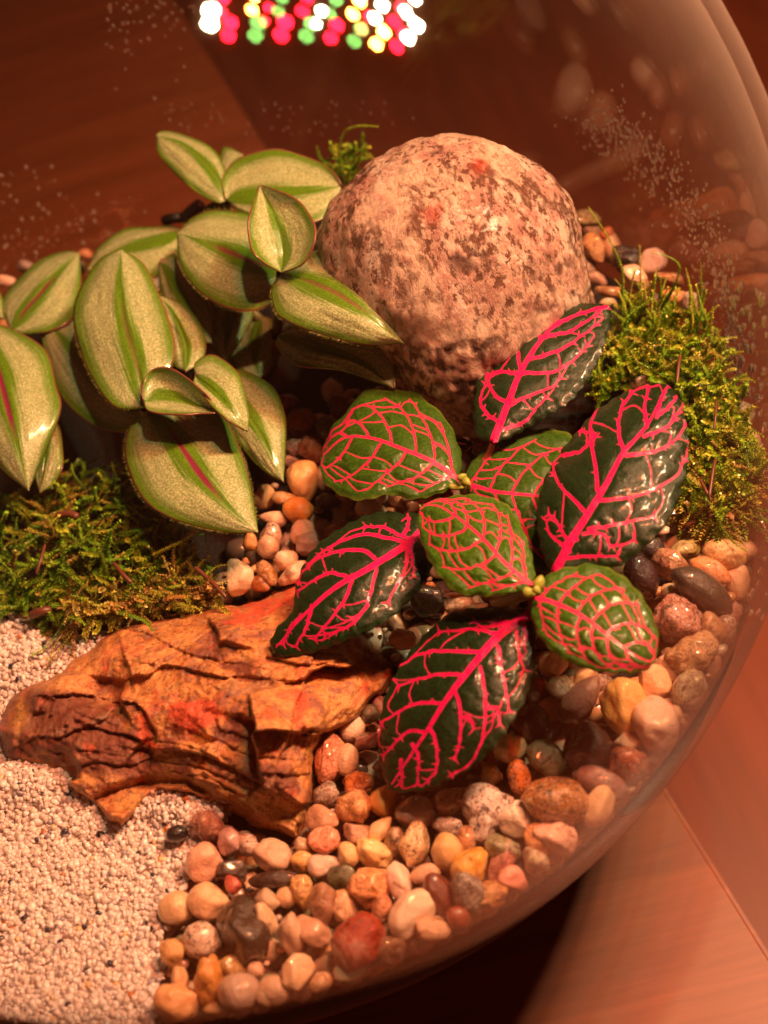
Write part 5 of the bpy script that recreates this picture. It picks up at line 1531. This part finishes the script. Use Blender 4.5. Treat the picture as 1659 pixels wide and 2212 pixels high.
GRN = [(.075, .17, .010), (.105, .22, .012), (.06, .15, .010), (.14, .23, .016), (.17, .20, .02)]
YGR = [(.12, .25, .012), (.16, .29, .015), (.09, .21, .010), (.20, .29, .022), (.20, .18, .03)]
BRN = [(.20, .10, .03), (.14, .11, .02), (.26, .16, .05)]
ML = [(-40, 1070), (60, 1050), (130, 1015), (200, 1010), (255, 1050), (300, 1100), (400, 1150), (420, 1230), (460, 1285), (380, 1305), (300, 1320), (220, 1345), (130, 1360), (60, 1330), (-40, 1330)]
zl = lambda x, y: 0.25 + 0.55 * math.exp(-(((x - 180) / 170) ** 2 + ((y - 1170) / 110) ** 2))
moss("left_moss", "dark green feathery moss clump between striped leaves and white sand", ML, 430, 1.0, zl, GRN + BRN[1:2], 3, 0.5, 0.04,
     lambda x, y, r: (0.35 + r.gauss(0, .4), 0.25 + r.gauss(0, .4)),
     extra=[(0, 0, 0, 1.7, [(150, 1310, .4), (125, 1365, .45), (95, 1400, .4), (70, 1415, .3)]), (0, 0, 0, 1.6, [(190, 1320, .4), (150, 1375, .55), (115, 1420, .4), (100, 1440, .3)]), (0, 0, 0, 1.5, [(165, 1330, .4), (120, 1390, .5), (108, 1425, .4)]),
            (0, 0, 0, 1.4, [(250, 1320, .6), (310, 1340, .9), (330, 1362, 1.0)]), (0, 0, 0, 1.5, [(330, 1200, .9), (390, 1170, 1.1), (430, 1145, 1.1)]), (0, 0, 0, 1.3, [(350, 1250, .7), (430, 1250, .8), (485, 1275, .7)]), (0, 0, 0, 1.2, [(240, 1060, .9), (248, 1030, 1.2), (242, 1000, 1.4)]), (0, 0, 0, 1.2, [(185, 1060, .9), (160, 1025, 1.2), (155, 1005, 1.2)])])
moss("left_moss", "golden green moss fringe lying along the back edge of the rusty rock", [(120, 1290), (300, 1250), (420, 1240), (480, 1290), (380, 1315), (260, 1335), (150, 1370)], 150, 0.7, lambda x, y: 0.55, [(.16, .17, .02), (.22, .19, .03)] + BRN, 8, 0.3, 0.05, lambda x, y, r: (r.gauss(.4, .5), r.gauss(.2, .3))).name = "moss_fringe"
MR = [(1335, 660), (1380, 640), (1450, 660), (1510, 690), (1570, 770), (1598, 850), (1625, 930), (1635, 1020), (1620, 1110), (1560, 1120), (1500, 1110), (1480, 1060), (1490, 990), (1480, 880), (1440, 815), (1380, 830), (1300, 870), (1262, 860), (1270, 800), (1320, 740)]
zr = lambda x, y: 0.35 + 0.55 * math.exp(-(((x - 1440) / 130) ** 2 + ((y - 790) / 120) ** 2)) + 0.2 * math.exp(-(((x - 1560) / 60) ** 2 + ((y - 1000) / 90) ** 2))
moss("right_moss", "bright yellow green moss mound by right glass behind the veined leaves", MR, 640, 0.62, zr, YGR, 4, 1.0, 0.07, lambda x, y, r: (r.gauss(0, .4), r.gauss(0.15, .4)),
     extra=[(0, 0, 0, 2.6, [(1338, 670, .9), (1345, 590, 1.8), (1318, 520, 2.4), (1272, 448, 3.0)]), (0, 0, 0, 1.6, [(1385, 650, 1.0), (1383, 580, 1.7), (1382, 532, 2.1)]), (0, 0, 0, 2.4, [(1425, 670, 1.0), (1455, 620, 1.6), (1468, 575, 2.0), (1440, 553, 2.2), (1412, 547, 2.3)]), (0, 0, 0, 1.6, [(1510, 690, .8), (1495, 640, 1.3), (1482, 580, 1.7)]), (0, 0, 0, 1.3, [(1512, 680, .8), (1515, 620, 1.4), (1514, 568, 1.8)]), (0, 0, 0, 1.0, [(1385, 660, 1.0), (1352, 630, 1.2), (1330, 605, 1.4)]), (0, 0, 0, 1.0, [(1400, 660, 1.0), (1412, 620, 1.4), (1418, 580, 1.6)]), (0, 0, 0, 1.0, [(1420, 670, 1.0), (1430, 630, 1.3), (1440, 600, 1.4)]),
            (0, 0, 0, 1.8, [(1540, 1090, .5), (1560, 1140, .6), (1590, 1175, .6), (1612, 1190, .5)]), (0, 0, 0, 1.6, [(1600, 1040, .6), (1612, 1090, .6), (1640, 1125, .5)]), (0, 0, 0, 1.4, [(1500, 1060, .6), (1490, 1110, .6), (1478, 1130, .5)])])
MRB = [(1480, 900), (1560, 860), (1610, 930), (1635, 1020), (1630, 1110), (1580, 1150), (1520, 1130), (1470, 1100)]
moss("right_moss", "brownish trailing moss hanging down beside the right glass", MRB, 300, 0.75, lambda x, y: 0.5, YGR[:3] + BRN, 6, 0.2, 0.1, lambda x, y, r: (r.gauss(0, .4), r.gauss(.7, .4))).name = "trailing_moss"
moss("back_moss", "small dark moss tuft tucked between back leaves and the boulder", [(690, 345), (780, 320), (790, 350), (760, 400), (720, 410)], 60, 0.5, lambda x, y: 2.0, GRN, 9, .7, .03, None,
     extra=[(0, 0, 0, 2.2, [(738, 375, 2.4), (733, 320, 3.0), (745, 285, 3.3), (775, 272, 3.4), (815, 273, 3.4)]), (0, 0, 0, 1.2, [(760, 370, 2.4), (778, 340, 2.8), (786, 318, 3.0)])])

def twig(pts, r, label, mat='twig', name="pine_needle", cat="twig", grp=None):
    pl = polyline(pts, 14)
    V = at(pl[:, 0], pl[:, 1], pl[:, 2])
    loc = V.mean(0)
    v, f = tube(V - loc, np.r_[r * .3, np.full(12, r), r * .3], 6)
    o = link(name, mesh_np(name, v, f, MAT[mat]), label=label, category=cat, group=grp)
    o.location = loc
G_ = "brown needles in the moss"
twig([(78, 1240, 1.1), (88, 1210, 1.2), (98, 1175, 1.2)], .035, "thin tan needle upright in the dark left moss", grp=G_)
twig([(245, 1215, 1.1), (265, 1240, 1.1), (285, 1260, 1.0)], .048, "dark red brown stick lying in middle of the left moss", grp=G_)
twig([(420, 1225, .9), (455, 1255, .8), (488, 1290, .7)], .05, "brown stick pointing from left moss toward the gravel", grp=G_)
twig([(120, 1115, 1.0), (150, 1110, 1.05), (170, 1118, 1.0)], .09, "short chip of brown bark on top of the left moss", grp=G_)
twig([(65, 1330, .5), (90, 1320, .6), (112, 1318, .5)], .10, "red brown bark chip between left moss and white sand", grp=G_)
twig([(1532, 1075, 1.0), (1540, 1020, 1.1), (1546, 990, 1.1)], .036, "long purple brown needle in trailing moss by right glass", grp=G_)
twig([(1512, 1035, 1.0), (1525, 1060, 1.0), (1538, 1085, .9)], .034, "short orange brown needle crossing the long purple one", grp=G_)
twig([(1543, 930, 1.0), (1546, 895, 1.1), (1548, 865, 1.1)], .028, "dark thin needle at the right rim of the moss mound", grp=G_)
twig([(1462, 830, 1.2), (1466, 790, 1.3), (1470, 765, 1.3)], .04, "dark bark sliver in the middle of the bright moss mound", grp=G_)
twig([(1470, 1140, .3), (1520, 1120, .4), (1560, 1105, .4)], .05, "brown root crossing dark soil under the trailing moss", name="root", cat="root")
twig([(352, 480, 1.0), (372, 472, 1.1), (398, 470, 1.0)], .16, "lumpy black bark piece at back glass above the striped leaves", 'bark', "bark_chip", "bark", "black bark chips")
twig([(395, 480, 1.2), (420, 455, 1.4), (440, 440, 1.5)], .22, "black bark chip standing slanted behind the striped leaves", 'bark', "bark_chip", "bark", "black bark chips")

# ------------------------------------------------------------------ water drops on the inside of the glass
def drops():
    r = random.Random(2)
    v, f = ico(2)
    Vs, Fs = [], []
    k = 0
    pl = polyline([(1300, 265), (1380, 310), (1450, 390), (1520, 480), (1565, 590), (1600, 720), (1625, 880)], 200)
    L_ = []
    for i in range(900):
        u = r.random() ** 1.4
        c = pl[int(u * 199)]
        w = 58 if u < .6 else 34
        L_.append((c[0] + r.gauss(-10, w * .55), c[1] + r.gauss(0, w * .55), r.choice((.022, .028, .035, .04)) if u < .6 else r.choice((.02, .03, .05, .08))))
    for i in range(75):
        L_.append((abs(r.gauss(0, 130)), r.uniform(360, 590), r.choice((.02, .03, .045))))
    for i in range(60):
        L_.append((r.uniform(330, 900), r.uniform(220, 290), r.choice((.02, .03))))
    for i in range(120):
        L_.append((r.uniform(1570, 1659), r.uniform(620, 1350), r.choice((.03, .04, .07, .1))))
    for i in range(70):
        L_.append((r.uniform(230, 420), r.gauss(40, 60), r.choice((.03, .04))))
    for (x, y, s) in L_:
        p = on_bowl(x, y)
        n = (BC - p) / np.linalg.norm(BC - p)
        p = p + n * (0.010 + s * .15)
        e1 = np.cross(n, [0, 0, 1.0]); e1 /= np.linalg.norm(e1); e2 = np.cross(e1, n)
        st = r.uniform(1.0, 1.7)
        Q = p + s * (v[:, 0:1] * e1 + v[:, 1:2] * e2 * st + v[:, 2:3] * n * .5)
        Vs.append(Q); Fs.append(f + k); k += len(v)
    me = mesh_np("water_drops", np.vstack(Vs), np.vstack(Fs), MAT['drop'])
    link("water_drops", me, kind="stuff", label="tiny water drops condensed on the inside of the glass bowl", category="water")
drops()

# ------------------------------------------------------------------ grow lamp above the bowl; the photograph shows its diodes mirrored in the front of the glass
def grow_lamp():
    c = np.array(LAMP_POS)
    nrm = np.array([0.0, 0.0, 0.0]) - c; nrm /= np.linalg.norm(nrm)
    root = thing("grow_lamp", "hanging grow lamp whose red and white diodes mirror in the glass", "lamp", c)
    def lamp_point(px, py):
        d = dirs(px, py); d = d / np.linalg.norm(d)
        oc = CAM - BC; b = d @ oc
        p = CAM + (-b - math.sqrt(b * b - (oc @ oc - R_OUT ** 2))) * d
        n = (p - BC) / R_OUT
        r = d - 2 * (d @ n) * n
        return p + r * (((c - p) @ nrm) / (r @ nrm))
    zz = lambda x, y: (384 + .3637 * x, .3637 * y)
    led = [(200, 60, 'white', 80), (315, 135, 'red', 68), (480, 135, 'green', 74), (640, 130, 'red', 72), (795, 140, 'green', 70), (945, 150, 'red', 62), (1090, 170, 'green', 64), (1225, 190, 'amber', 60), (1350, 205, 'red', 60), (1420, 150, 'white', 60), (540, 45, 'red', 44), (855, 65, 'white', 50), (1135, 95, 'red', 44), (1335, 50, 'red', 58), (270, -10, 'red', 60), (460, -25, 'amber', 60), (620, -15, 'green', 64), (770, -15, 'red', 60), (940, 0, 'green', 60), (1080, 5, 'amber', 60), (1215, 30, 'white', 55), (1405, -10, 'white', 55)]
    e1 = np.cross(nrm, [0, 0, 1.0]); e1 /= np.linalg.norm(e1); e2 = np.cross(nrm, e1)
    th = np.linspace(0, 2 * np.pi, 16, endpoint=False)
    pts = []
    for (x, y, col, rp) in led:
        p = lamp_point(*zz(x, y))
        q = lamp_point(*zz(x + rp * .62, y))
        r_ = np.linalg.norm(p - q) * 1.10
        pts.append(p)
        V = np.vstack([[0, 0, 0], r_ * (np.cos(th)[:, None] * e1 + np.sin(th)[:, None] * e2)])
        F_ = [(0, 1 + k, 1 + (k + 1) % 16) for k in range(16)]
        o = link("diode", mesh_np("diode", V + nrm * .02, np.array(F_), MAT[col], False), root)
        o.location = p
    pts = np.array(pts)
    m = pts.mean(0)
    u, v_ = (pts - m) @ e1, (pts - m) @ e2
    w, h = np.ptp(u) + 3, np.ptp(v_) + 3
    cc = m + e1 * (u.max() + u.min()) / 2 + e2 * (v_.max() + v_.min()) / 2 - nrm * .7
    B = np.array([(x, y, z) for x in (-1, 1) for y in (-1, 1) for z in (-1, 1)], float)
    P = B[:, 0:1] * e1 * w / 2 + B[:, 1:2] * e2 * h / 2 + B[:, 2:3] * nrm * .6
    o = link("housing", mesh_np("housing", P, np.array([(0, 1, 3, 2), (4, 6, 7, 5), (0, 4, 5, 1), (2, 3, 7, 6), (0, 2, 6, 4), (1, 5, 7, 3)]), MAT['panel'], False), root)
    o.location = cc
    print("LAMP", w, h, len(pts))
grow_lamp()
